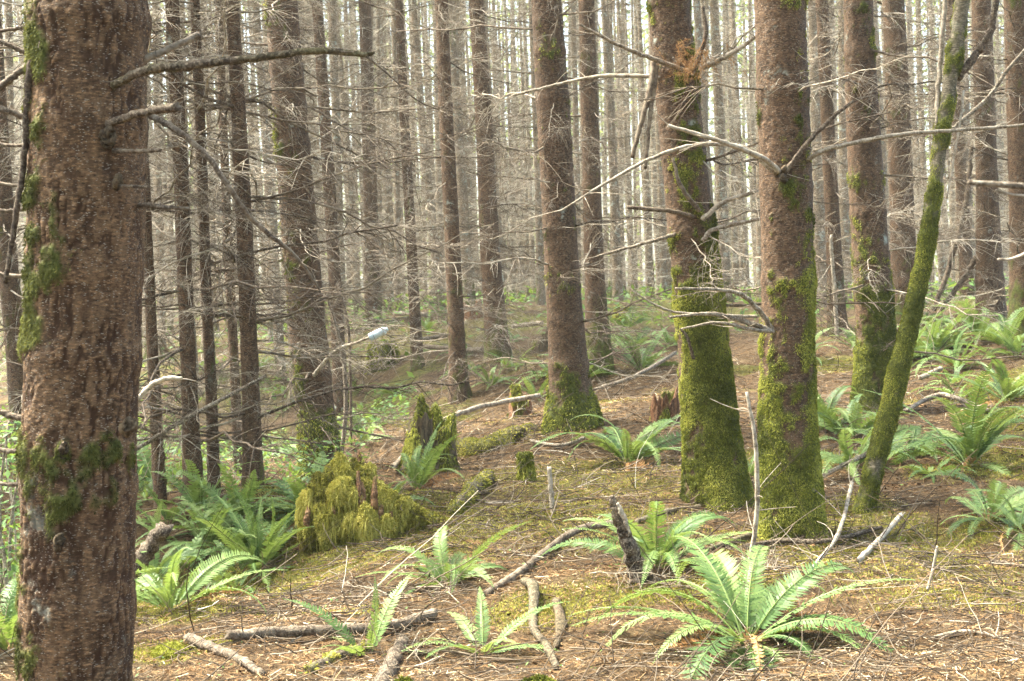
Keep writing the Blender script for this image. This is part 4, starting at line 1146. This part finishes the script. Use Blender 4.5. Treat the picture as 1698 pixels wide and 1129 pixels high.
# curved snag
d = G(1062, 965)[1]
t = thing('dead_snag', 'curved barkless snag standing in front of a bright fern', 'snag', G(1062, 968))
limb(t, [(1014, 822, 8, 0), (1022, 848, 19, 0), (1034, 880, 23, 0), (1046, 915, 27, 0), (1058, 945, 36, 0), (1068, 972, 52, 0), (1072, 990, 60, 0)], d, 'log_bark', 'stem', 14, seed=81, knob=.22, broken=False)
limb(t, [(1024, 834, 5, -.045), (1034, 856, 9, -.05), (1044, 885, 4, -.055)], d, 'pale_branch', 'bare_patch', 8, seed=82)
limb(t, [(1060, 960, 26, -.03), (1040, 985, 22, -.05), (1020, 1000, 10, -.05)], d, 'log_bark', 'root', 9, seed=83)
limb(t, [(1070, 955, 22, 0), (1082, 978, 18, .02), (1095, 990, 8, .02)], d, 'log_bark', 'root', 9, seed=84)
# small standing stick, bare saplings, dark leaning poles
def standing(pts, base, label, mat, twigs=0, cat='stick', name='standing_stick', seed=0, dd=0, **kw):
    b_ = G(*base)
    o, _ = limb(None, pts, b_[1] + dd, mat, name, 8, twigs=twigs, seed=seed, **kw)
    tag(o, label, cat)
    return o
standing([(919, 860, 9), (914, 820, 8), (911, 776, 7)], (917, 852), 'short upright grey white stick right of the mossy post stump', 'pale_branch', seed=91, broken=True)
standing([(1232, 985, 7), (1252, 880, 8), (1256, 800, 8), (1251, 720, 7), (1238, 650, 5)], (1235, 975), 'thin dead sapling stem standing before the nearest mossy trunk', 'dead_branch', 9, 'sapling', 'dead_sapling', 92, tl=(.05, .25))
standing([(562, 780, 6), (572, 700, 7), (570, 600, 6), (545, 500, 5), (520, 440, 4)], (560, 770), 'bent bare grey stem beside the leaning reddish trunk', 'dead_branch', 7, 'sapling', 'dead_sapling', 93)
standing([(583, 760, 4), (581, 640, 5), (577, 540, 5), (560, 470, 4)], (583, 740), 'dark whip thin stem left of the pale bottle', 'dark_branch', 3, 'sapling', 'dead_sapling', 94)
standing([(1548, 515, 8), (1575, 440, 9), (1600, 340, 8), (1612, 240, 7)], (1548, 522), 'dark bowed pole leaning behind the sapling', 'dark_branch', 5, 'sapling', 'dead_sapling', 95)
standing([(1560, 515, 8), (1592, 470, 9), (1620, 425, 8), (1650, 370, 5)], (1560, 520), 'second dark pole leaning more steeply behind the sapling', 'dark_branch', 4, 'sapling', 'dead_sapling', 96)
standing([(1388, 560, 7), (1384, 480, 7), (1378, 400, 6), (1381, 390, 4)], (1388, 560), 'bleached bare stem standing against a dark trunk', 'pale_branch', 5, 'sapling', 'dead_sapling', 97)
standing([(1225, 970, 4), (1240, 985, 8), (1252, 1010, 8)], (1245, 1008), 'short bleached stick poking from the big near fern', 'pale_branch', 0, 'stick', 'standing_stick', 98)
standing([(1538, 978, 5), (1548, 940, 5), (1554, 905, 4)], (1540, 978), 'thin upright twig on the bare right foreground', 'pale_branch', 2, 'stick', 'standing_stick', 99, tl=(.03, .08), tr=.002)
standing([(222, 945, 27), (245, 912, 27), (275, 873, 26)], (222, 960), 'leaning cut log end beside the nearest trunk', 'log_bark', 0, 'log', 'leaning_log', 101, broken=True, dd=-.9)
standing([(228, 662, 9), (250, 640, 9), (275, 628, 8), (302, 627, 6)], (228, 960), 'pale curved dead branch arching out behind the nearest trunk', 'pale_branch', 1, 'branch', 'dead_branch', 102, dd=-2)

#==BOTTLE==
m, nt, out = new_mat('bottle_plastic')
b = N_(nt, 'ShaderNodeBsdfPrincipled'); b.inputs['Roughness'].default_value = .35
v = coords(nt, 1, 1, 1)
nt.links.new(ramp(nt, noise(nt, v, 14, 4), [(.35, (.36, .44, .48)), (.6, (.62, .68, .70)), (.75, (.74, .78, .78))]), b.inputs['Base Color'])
nt.links.new(b.outputs[0], out.inputs[0])
d = 13.2
e0, e1 = P(612, 560, d), P(643, 545, d)
ax = (e1 - e0) / np.linalg.norm(e1 - e0); Lb = np.linalg.norm(e1 - e0)
t = thing('bottle', 'pale plastic bottle stuck on the tip of a bare branch', 'bottle', e0)
prof = [(0, .010), (.02, .030), (.05, .036), (.12, .037), (.30, .037), (.34, .035), (.38, .037), (.6, .037), (.64, .035), (.68, .037), (.80, .036), (.86, .030), (.92, .019), (.93, .016)]
mb = MB().add(*tube(np.stack([e0 + ax * Lb * u for u, _ in prof]), np.array([r_ for _, r_ in prof]), 20))
link('body', mb.mesh('body', m, True, e0), t)
mb = MB().add(*tube(np.stack([e0 + ax * Lb * u for u in (.925, .93, .99, 1.0)]), np.array([.015, .019, .019, .015]), 16))
link('cap', mb.mesh('cap', m, True, e0), t)
o, _ = limb(None, [(520, 622, 8, .6), (555, 583, 6, .4), (590, 568, 5, .1), (616, 558, 4, 0)], d, 'dead_branch', 'dead_branch', 7, twigs=3, seed=111)
tag(o, 'thin bowed branch that carries the pale bottle on its tip', 'branch')

#==FERNS==
def frond_mesh(seed, pairs=30, bend=1.2, width=.100, name='frond', mat='fern', shrivel=0.0):
    """one sword fern frond of unit length: arching stalk with two rows of narrow leaflets"""
    g = np.random.default_rng(seed)
    n = 16
    t = np.linspace(0, 1, n)
    el = bend * (.55 - 1.0 * t ** 1.3) + g.normal(0, .03)
    step = 1 / (n - 1)
    x = np.concatenate([[0], np.cumsum(np.cos(el[:-1]) * step)]); z = np.concatenate([[0], np.cumsum(np.sin(el[:-1]) * step)])
    y = .06 * g.normal() * t ** 2
    Pm = np.stack([x, y, z], 1)
    mb = MB()
    mb.add(*tube(Pm, .0052 * (1 - .8 * t) + .0008, 4, False), .95 if mat == 'fern' else .5)
    T = np.gradient(Pm, axis=0); T /= np.linalg.norm(T, axis=1)[:, None]
    S = np.cross(T, np.array([0, 1., 0])); S = np.cross(np.array([0, 1., 0])[None] * 1.0, T); S /= np.linalg.norm(S, axis=1)[:, None]   # 'up' of the frond
    Vs, Fs, As = [], [], []
    cnt = 0
    roll = g.normal(0, .25)
    for k in range(pairs):
        u = .10 + .895 * (k + .5) / pairs
        f = u * (n - 1); i = min(int(f), n - 2); fr = f - i
        p = Pm[i] * (1 - fr) + Pm[i + 1] * fr
        tg = T[i] * (1 - fr) + T[i + 1] * fr
        up = S[i] * (1 - fr) + S[i + 1] * fr
        L = width * min(1, (u - .05) / .22) ** .7 * (1 - ((u - .3) / .7) ** 1.7 if u > .3 else 1) * g.uniform(.9, 1.1) + .006
        w = .89 / pairs * 1.08 * (.55 + .45 * (1 - u))
        for sgn in (-1, 1):
            if g.random() < .025 + shrivel * .3: continue
            lat = np.array([0, sgn, 0.])
            a = .30 + .35 * u + g.normal(0, .05)
            dr = lat * math.cos(a) + tg * math.sin(a) + up * (.16 + sgn * roll * .5 + g.normal(0, .07 + shrivel * .5))
            dr /= np.linalg.norm(dr)
            wd = tg - dr * tg.dot(dr); wd /= np.linalg.norm(wd)
            nrm = np.cross(dr, wd)
            tip = p + dr * L - up * L * (.12 + shrivel)
            m1 = p + dr * L * .30 + up * L * .03
            m2 = p + dr * L * .66 - up * L * .05
            b0 = p + lat * .002
            V = np.array([b0 - wd * w * .25, b0 + wd * w * .35, m1 + wd * w * .52, m1 - wd * w * .42, m2 + wd * w * .42, m2 - wd * w * .30, tip + wd * w * .15])
            Vs.append(V)
            Fs.append(np.array([[0, 1, 2], [0, 2, 3], [3, 2, 4], [3, 4, 5], [5, 4, 6]]) + cnt)
            As.append(np.full(7, np.clip(.45 + .15 * u + g.normal(0, .09), 0, 1)))
            cnt += 7
    mb.add(np.concatenate(Vs), np.concatenate(Fs), np.concatenate(As))
    return mb.mesh(name, M[mat], False)
FR = {'arch': [frond_mesh(300 + i, 50, 1.55 + .16 * i) for i in range(6)], 'up': [frond_mesh(320 + i, 42, .85) for i in range(4)], 'low': [frond_mesh(340 + i, 30, 1.0, .10) for i in range(4)],
      'dead': [frond_mesh(360 + i, 26, 1.6, .07, 'dead_frond', 'dead_fern', .35) for i in range(4)], 'small': [frond_mesh(380 + i, 18, 1.4, .10) for i in range(4)]}

def fern(label, base, size, n=12, seed=0, group=None, up=.9, dead=2, kind='arch', az=None, spread=.25, world=None):
    """sword fern: a rosette of fronds about size metres long"""
    size *= 1.1; n = int(n * 1.6); lx, ly = random.Random(seed + 7).gauss(0, .18), random.Random(seed + 9).gauss(0, .18)
    g = random.Random(seed)
    bp_ = G(*base) if world is None else ground_at(*world)
    t = thing('sword_fern', label, 'fern', bp_ - np.array([0, 0, .02]), group)
    for k in range(n):
        a = az[k] if az is not None and k < len(az) else 2 * math.pi * (k + g.uniform(-.35, .35)) / n
        e = g.gauss(up - .22, spread + .10) + lx * math.cos(a) + ly * math.sin(a)
        kd = kind if g.random() < .75 else ('up' if kind != 'small' else 'small')
        lib = FR[kd]
        # frond mesh starts with its own rise; tilt it further by e - its own rise
        own = {'arch': .80, 'up': .41, 'low': .55, 'small': .77}[kd]
        link('frond', lib[g.randrange(len(lib))], t, (math.cos(a) * .02, math.sin(a) * .02, 0), (g.gauss(0, .22), -(e - own), a), size * g.uniform(.6, 1.12))
    for k in range(dead + (1 if n > 14 else 0)):
        a = g.uniform(0, 6.28)
        link('dead_frond', FR['dead'][g.randrange(4)], t, (0, 0, 0), (g.gauss(0, .4), .45 + g.gauss(0, .15), a), size * g.uniform(.6, .9))
    return t
ferns = [
    ('largest sword fern, arching in the lower right foreground', (1238, 1062), .82, 19, .40, 5, 'arch'),
    ('bright sunlit sword fern behind the curved snag', (1088, 940), .66, 15, .9, 2, 'arch'),
    ('wide pale sword fern left of the leaning mossy trunk', (1040, 765), .95, 16, .7, 2, 'arch'),
    ('upright sunlit sword fern left of the big crumbling stump', (428, 945), .66, 13, 1.15, 2, 'up'),
    ('yellow green sword fern beside the nearest trunk', (285, 1010), .62, 12, 1.0, 1, 'arch'),
    ('drooping sword fern below the big crumbling stump root', (742, 972), .56, 13, .75, 1, 'arch'),
    ('lone small sword fern under the long dark pole', (610, 1085), .42, 7, .8, 0, 'low'),
    ('small sword fern left of the broken rotting branch', (800, 1080), .45, 6, .9, 1, 'low'),
    ('dim sword fern beside the short mossy log', (690, 812), .66, 10, .8, 1, 'arch'),
    ('full sword fern on the slope right of the leaning sapling', (1608, 770), .86, 15, 1.05, 2, 'arch'),
    ('sword fern with one frond hanging straight down, at right', (1640, 860), .62, 9, .7, 1, 'arch'),
    ('shady sword fern between the nearest mossy trunk and the pale topped trunk', (1362, 712), .72, 12, 1.0, 1, 'arch'),
    ('sword fern spreading at the sapling foot', (1412, 775), .62, 12, .8, 1, 'arch'),
    ('low sword fern right behind the sapling stem', (1510, 760), .6, 9, .8, 1, 'arch'),
    ('drooping sword fern high on the right slope', (1672, 665), .85, 13, .95, 1, 'arch'),
    ('bushy sword fern in the fern bank right of the pale topped trunk', (1545, 585), .95, 14, .9, 1, 'arch'),
    ('sword fern at the left end of the fern bank', (1500, 600), .8, 11, .9, 1, 'arch'),
    ('sword fern at the right end of the fern bank', (1625, 560), .9, 12, .9, 1, 'arch'),
    ('sword fern nestled against the right trunk cut by the edge', (1668, 575), .8, 9, .9, 1, 'arch'),
    ('sword fern between the fern bank and the pale topped trunk', (1585, 610), .7, 9, .9, 1, 'arch'),
    ('large sword fern in the bottom left corner', (15, 1075), .75, 12, .95, 1, 'arch'),
    ('sword fern half behind the nearest trunk on the left', (30, 985), .6, 9, .9, 1, 'arch'),
    ('sword fern just right of the nearest trunk foot', (255, 960), .5, 9, .9, 1, 'arch'),
    ('shaded sword fern deep in the gully left of the upright fern', (345, 905), .6, 10, .9, 0, 'arch'),
    ('sword fern in the gully behind the upright fern', (400, 862), .6, 9, .9, 0, 'arch'),
    ('fern tuft below the hollow stump', (640, 850), .5, 8, .9, 0, 'arch'),
    ('yellowing sword fern upslope behind the leaning mossy trunk', (1062, 612), .85, 9, 1.0, 1, 'up'),
    ('green sword fern behind the moss footed trunk', (1040, 545), .8, 10, .8, 0, 'arch'),
    ('small sword fern at the foot of the sturdy left middle trunk', (850, 612), .55, 8, .9, 0, 'arch'),
    ('small sword fern right of the straight trunk', (812, 640), .5, 8, .9, 0, 'arch'),
    ('small sword fern in front of the rust red broken stump', (890, 660), .45, 8, .9, 0, 'arch'),
    ('sword fern behind the hollow stump', (655, 655), .6, 9, .9, 0, 'arch'),
    ('sword fern left of the hollow stump', (620, 690), .6, 9, .9, 0, 'arch'),
    ('sword fern downslope of the bent bare stem', (605, 735), .55, 8, .9, 0, 'arch'),
    ('sword fern between the slender trunk and the far mossy stump', (590, 655), .6, 8, .9, 0, 'arch'),
    ('low fern behind the nearest mossy trunk', (1245, 790), .5, 8, .8, 1, 'arch'),
    ('lone fern frond cluster at the right edge, lowest of the right slope', (1690, 880), .55, 7, .8, 1, 'arch'),
]
for i, (lb, bs, sz, n, up, dd, kd) in enumerate(ferns):
    fern(lb, bs, sz, n, 40 + i, None, up, dd, kd)
# hanging frond at right
g = random.Random(3)
# scattered small ferns that nothing tells apart
spots = [(g.uniform(560, 1130), g.uniform(520, 640)) for _ in range(26)] + [(g.uniform(230, 560), g.uniform(600, 860)) for _ in range(26)] + [(g.uniform(1330, 1698), g.uniform(535, 640)) for _ in range(16)]
spots += [(g.uniform(1340, 1698), g.uniform(640, 840)) for _ in range(9)] + [(g.uniform(235, 430), g.uniform(850, 1000)) for _ in range(10)]
for i, (x, y) in enumerate(spots):
    zone = 0 if i < 26 else (1 if i < 52 else (2 if i < 68 else (3 if i < 77 else 4)))
    fern(['small sword fern scattered on the open slope among middle trunks', 'small dim fern scattered on the gully side', 'small fern scattered along the shady fern bank', 'small fern scattered on the right slope around the sapling', 'small fern crowded in the hollow right of the nearest trunk'][zone], (x, y), g.uniform(.35, .7), 7, 200 + i,
         ['scattered ferns on the open slope', 'scattered ferns in the gully', 'scattered ferns of the fern bank', 'scattered ferns on the right slope', 'scattered ferns in the hollow'][zone], .9, 0, 'arch' if y < 600 else 'small')

#==LITTER==
g_ = np.random.default_rng(31)
def frustum_pts(n, y0, y1, pw=1.0, g=g_):
    y = y0 + (y1 - y0) * g.random(n) ** pw
    x = g.uniform(-1, 1, n) * (.375 * y + .4)
    return x, y
def blades_on_ground(n, y0, y1, Lr, wr, tint, tilt=.25, pw=1.5, lift=.004):
    x, y = frustum_pts(n, y0, y1, pw)
    p = np.stack([x, y, height(x, y) + lift + np.abs(g_.normal(0, .006, n))], 1)
    a = g_.uniform(0, 2 * math.pi, n)
    e = g_.normal(0, tilt, n)
    d = np.stack([np.cos(a) * np.cos(e), np.sin(a) * np.cos(e), np.sin(np.abs(e))], 1)
    sc_ = (y / 8.0)[:, None] ** .6
    L = g_.uniform(*Lr, (n, 1)) * sc_
    w = g_.uniform(*wr, (n, 1)) * sc_
    t = np.cross(d, np.array([0, 0, 1.]) + g_.normal(0, .5, (n, 3))); t /= np.linalg.norm(t, axis=1)[:, None]
    return p, d, L, w, t
mb = MB()
for (n, y0, y1, Lr, wr, mu) in [(150000, 4.8, 20, (.015, .055), (.0010, .0022), .40), (26000, 4.8, 24, (.03, .10), (.0012, .0024), .48), (9000, 4.8, 16, (.012, .03), (.004, .008), .25)]:
    p, d, L, w, t_ = blades_on_ground(n, y0, y1, Lr, wr, None)
    Vb = np.stack([p - d * L / 2 - t_ * w, p - d * L / 2 + t_ * w, p + d * L / 2 + t_ * w, p + d * L / 2 - t_ * w], 1).reshape(-1, 3)
    b = np.arange(n)[:, None] * 4
    big = fbm(p[:, 0] / .5, p[:, 1] / .5, 0, 61, 3)
    mb.add(Vb, np.concatenate([b + [0, 1, 2], b + [0, 2, 3]]), np.repeat(np.clip(mu + .8 * (big - .5) + g_.normal(0, .24, n), 0, 1), 4))
tag(link('needle_litter', mb.mesh('needle_litter', M['needle'], False)), 'rust and straw coloured needles and bark bits carpeting the slope', 'litter', kind='stuff')
# fine twigs
mb = MB()
n = 15000
x, y = frustum_pts(n, 4.8, 24, 1.2)
slash = fbm(x / 1.0, y / 1.0, 0, 71, 3)
for (px, py, r_) in [(930, 870, 1.0), (900, 760, 1.6), (1530, 670, 1.6), (1370, 920, .9), (640, 1010, .9), (1290, 920, .8), (1100, 650, 2.0), (470, 720, 2.5)]:
    q = G(px, py); slash = np.maximum(slash, .70 * np.exp(-((x - q[0]) ** 2 + (y - q[1]) ** 2) / r_ ** 2 / .6))
keepk = np.nonzero(g_.random(n) < sstep(.40, .64, slash) * .85 + .15)[0]
m = 6
tt = np.linspace(-.5, .5, m)[None]
k_ = len(keepk)
L = g_.uniform(.08, .34, (k_, 1)) * np.where(g_.random((k_, 1)) < .22, 2.2, 1.0)
a = np.where(g_.random((k_, 1)) < .75, g_.uniform(0, 6.28, (k_, 1)), g_.normal(.6, .4, (k_, 1)))
cv_ = g_.normal(0, .45, (k_, 1))
px_ = x[keepk][:, None] + np.cos(a + cv_ * tt) * L * tt + np.cumsum(g_.normal(0, .006, (k_, m)), 1)
py_ = y[keepk][:, None] + np.sin(a + cv_ * tt) * L * tt + np.cumsum(g_.normal(0, .006, (k_, m)), 1)
zg = height(px_, py_)
zz = zg.mean(1, keepdims=True) * .6 + zg * .4 + .008 + np.abs(g_.normal(0, .02, (k_, 1))) + (g_.random((k_, 1)) < .3) * np.abs(g_.normal(0, .5, (k_, 1))) * (tt + .5) * L
zz = np.maximum(zz, zg + .001)
rr_ = g_.uniform(.0014, .0050, k_) * (y[keepk] / 9) ** .4
tn_ = np.clip(g_.normal(.25, .21, k_), 0, 1)
for k in range(k_):
    mb.add(*tube(np.stack([px_[k], py_[k], zz[k]], 1), np.linspace(rr_[k], rr_[k] * .5, m), 3, False), tn_[k])
tag(link('twig_litter', mb.mesh('twig_litter', M['twig'])), 'tangle of fine dead twigs strewn over the forest floor', 'litter', kind='stuff')
# fallen branches strewn about
strew = [(760, 760), (850, 740), (900, 720), (930, 830), (1000, 860), (960, 880), (880, 900), (860, 870), (900, 930), (840, 700), (790, 700), (1000, 700), (1020, 660), (1060, 690), (1150, 880), (1520, 640), (1540, 680), (1480, 690), (1560, 660),
         (1330, 930), (1390, 890), (1420, 900), (1350, 890), (1500, 860), (480, 1000), (560, 1010), (640, 1000), (500, 1070), (700, 1060), (760, 1010), (980, 960), (560, 740), (600, 770), (470, 680), (440, 720), (1120, 650), (700, 700), (1290, 960), (1620, 620), (1580, 840)]
for i, (x, y) in enumerate(strew):
    p = G(x, y)
    s = rnd.uniform(.3, .75)
    o = link('fallen_branch', (BRP + BR + BRD)[rnd.randrange(28)], None, (p[0], p[1], p[2] + .03), (rnd.uniform(0, 6.28), rnd.gauss(0, .05), rnd.gauss(.4, .9) + (math.pi if rnd.random() < .5 else 0)), s)
    tag(o, 'thin bare fallen branch lying in the needle litter of the slope', 'branch', 'thin fallen branches strewn on the slope')
# moss on the ground
sel = (XX > -6) & (XX < 6) & (YY > 4.5) & (YY < 19)
mz = moss_ground(XX, YY)
V = np.stack([XX.ravel(), YY.ravel(), ZZ.ravel()], 1)
Fi = np.stack([ii, ii + 1, ii + nx + 1, ii + nx], 1)
ok = sel.ravel()[Fi].all(1) & (np.abs(V[Fi[:, 0], 0]) < .38 * V[Fi[:, 0], 1] + .3)
Fi = Fi[ok]; Fi = np.concatenate([Fi[:, [0, 1, 2]], Fi[:, [0, 2, 3]]])
mk = np.clip(mz.ravel(), 0, 1) * (8.0 / np.maximum(V[:, 1], 6)) ** 1.2
tm = tufts(V, Fi, mk, 7000, .013, -.1, 5, 2, .35)
tag(link('ground_moss', tm.mesh('ground_moss', M['moss_dry_lit'], False)), 'yellow green moss creeping over the forest floor', 'moss', kind='stuff')
# herbs and undergrowth: small leaves
def leaf_cloud(n, xs, ys, zs, size, seed, thr, sc_, name, label, mat='herb'):
    g = np.random.default_rng(seed)
    x = g.uniform(*xs, n); y = g.uniform(*ys, n)
    k = fbm(x / sc_, y / sc_, 0, seed, 3) > thr
    x, y = x[k], y[k]; n = len(x)
    p = np.stack([x, y, height(x, y) + g.random(n) ** 1.6 * (zs[1] - zs[0]) + zs[0]], 1)
    d = g.normal(0, 1, (n, 3)); d[:, 2] *= .45; d /= np.linalg.norm(d, axis=1)[:, None]
    t = np.cross(d, np.array([0, 0, 1.]) + g.normal(0, .35, (n, 3))); t /= np.linalg.norm(t, axis=1)[:, None]
    s = size * g.uniform(.5, 1.4, (n, 1)) * (y / 12)[:, None] ** .5
    Vb = np.stack([p - d * s, p - t * s * .45, p + d * s, p + t * s * .45], 1).reshape(-1, 3)
    b = np.arange(n)[:, None] * 4
    o = link(name, MB().add(Vb, np.concatenate([b + [0, 1, 2], b + [0, 2, 3]]), np.repeat(np.clip(g.normal(.5, .22, n), 0, 1), 4)).mesh(name, M[mat], False))
    tag(o, label, 'undergrowth', kind='stuff')
leaf_cloud(26000, (-8, -1.4), (8.2, 21), (.02, .42), .034, 91, .46, 1.2, 'gully_undergrowth', 'leafy green undergrowth filling the gully side')
leaf_cloud(24000, (-24, 26), (22, 70), (.02, .55), .06, 92, .52, 2.5, 'far_undergrowth', 'pale green undergrowth between the distant trunk bases')
leaf_cloud(1600, (-2.5, 3.5), (5.5, 11), (.01, .08), .014, 93, .55, .5, 'small_herbs', 'tiny green herbs sprouting through the litter')
# leafy shrub at the left edge
bp_ = G(8, 1010)
t = thing('leafy_shrub', 'bright leafy shrub with pale stems at the left edge', 'shrub', bp_)
g_ = np.random.default_rng(14)
D = bp_[1] - .2
for k, pts in enumerate([[(12, 1010, 7), (6, 920, 6), (-8, 860, 5)], [(15, 1005, 6), (18, 880, 6), (28, 800, 4), (36, 740, 3)], [(4, 1010, 6), (0, 830, 5), (14, 700, 4)], [(20, 1010, 5), (26, 900, 4), (10, 760, 3)]]):
    limb(t, pts, D + .1 * k, 'pale_branch', 'stem', 6, seed=k, twigs=6, tl=(.08, .25))
mb = MB(); n = 520
pp = np.array([P(g_.uniform(-30, 40), 690 + 330 * g_.random() ** .9, D + g_.uniform(-.1, .6)) for _ in range(n)])
d = g_.normal(0, 1, (n, 3)); d[:, 2] *= .5; d /= np.linalg.norm(d, axis=1)[:, None]
t_ = np.cross(d, np.array([0, 0, 1.]) + g_.normal(0, .4, (n, 3))); t_ /= np.linalg.norm(t_, axis=1)[:, None]
s_ = g_.uniform(.018, .045, (n, 1))
Vb = np.stack([pp - d * s_, pp - t_ * s_ * .4, pp + d * s_, pp + t_ * s_ * .4], 1).reshape(-1, 3); b = np.arange(n)[:, None] * 4
mb.add(Vb, np.concatenate([b + [0, 1, 2], b + [0, 2, 3]]), np.repeat(np.clip(g_.normal(.6, .2, n), 0, 1), 4))
tag(link('leaves', mb.mesh('leaves', M['herb'], False, bp_), t), kind='stuff')
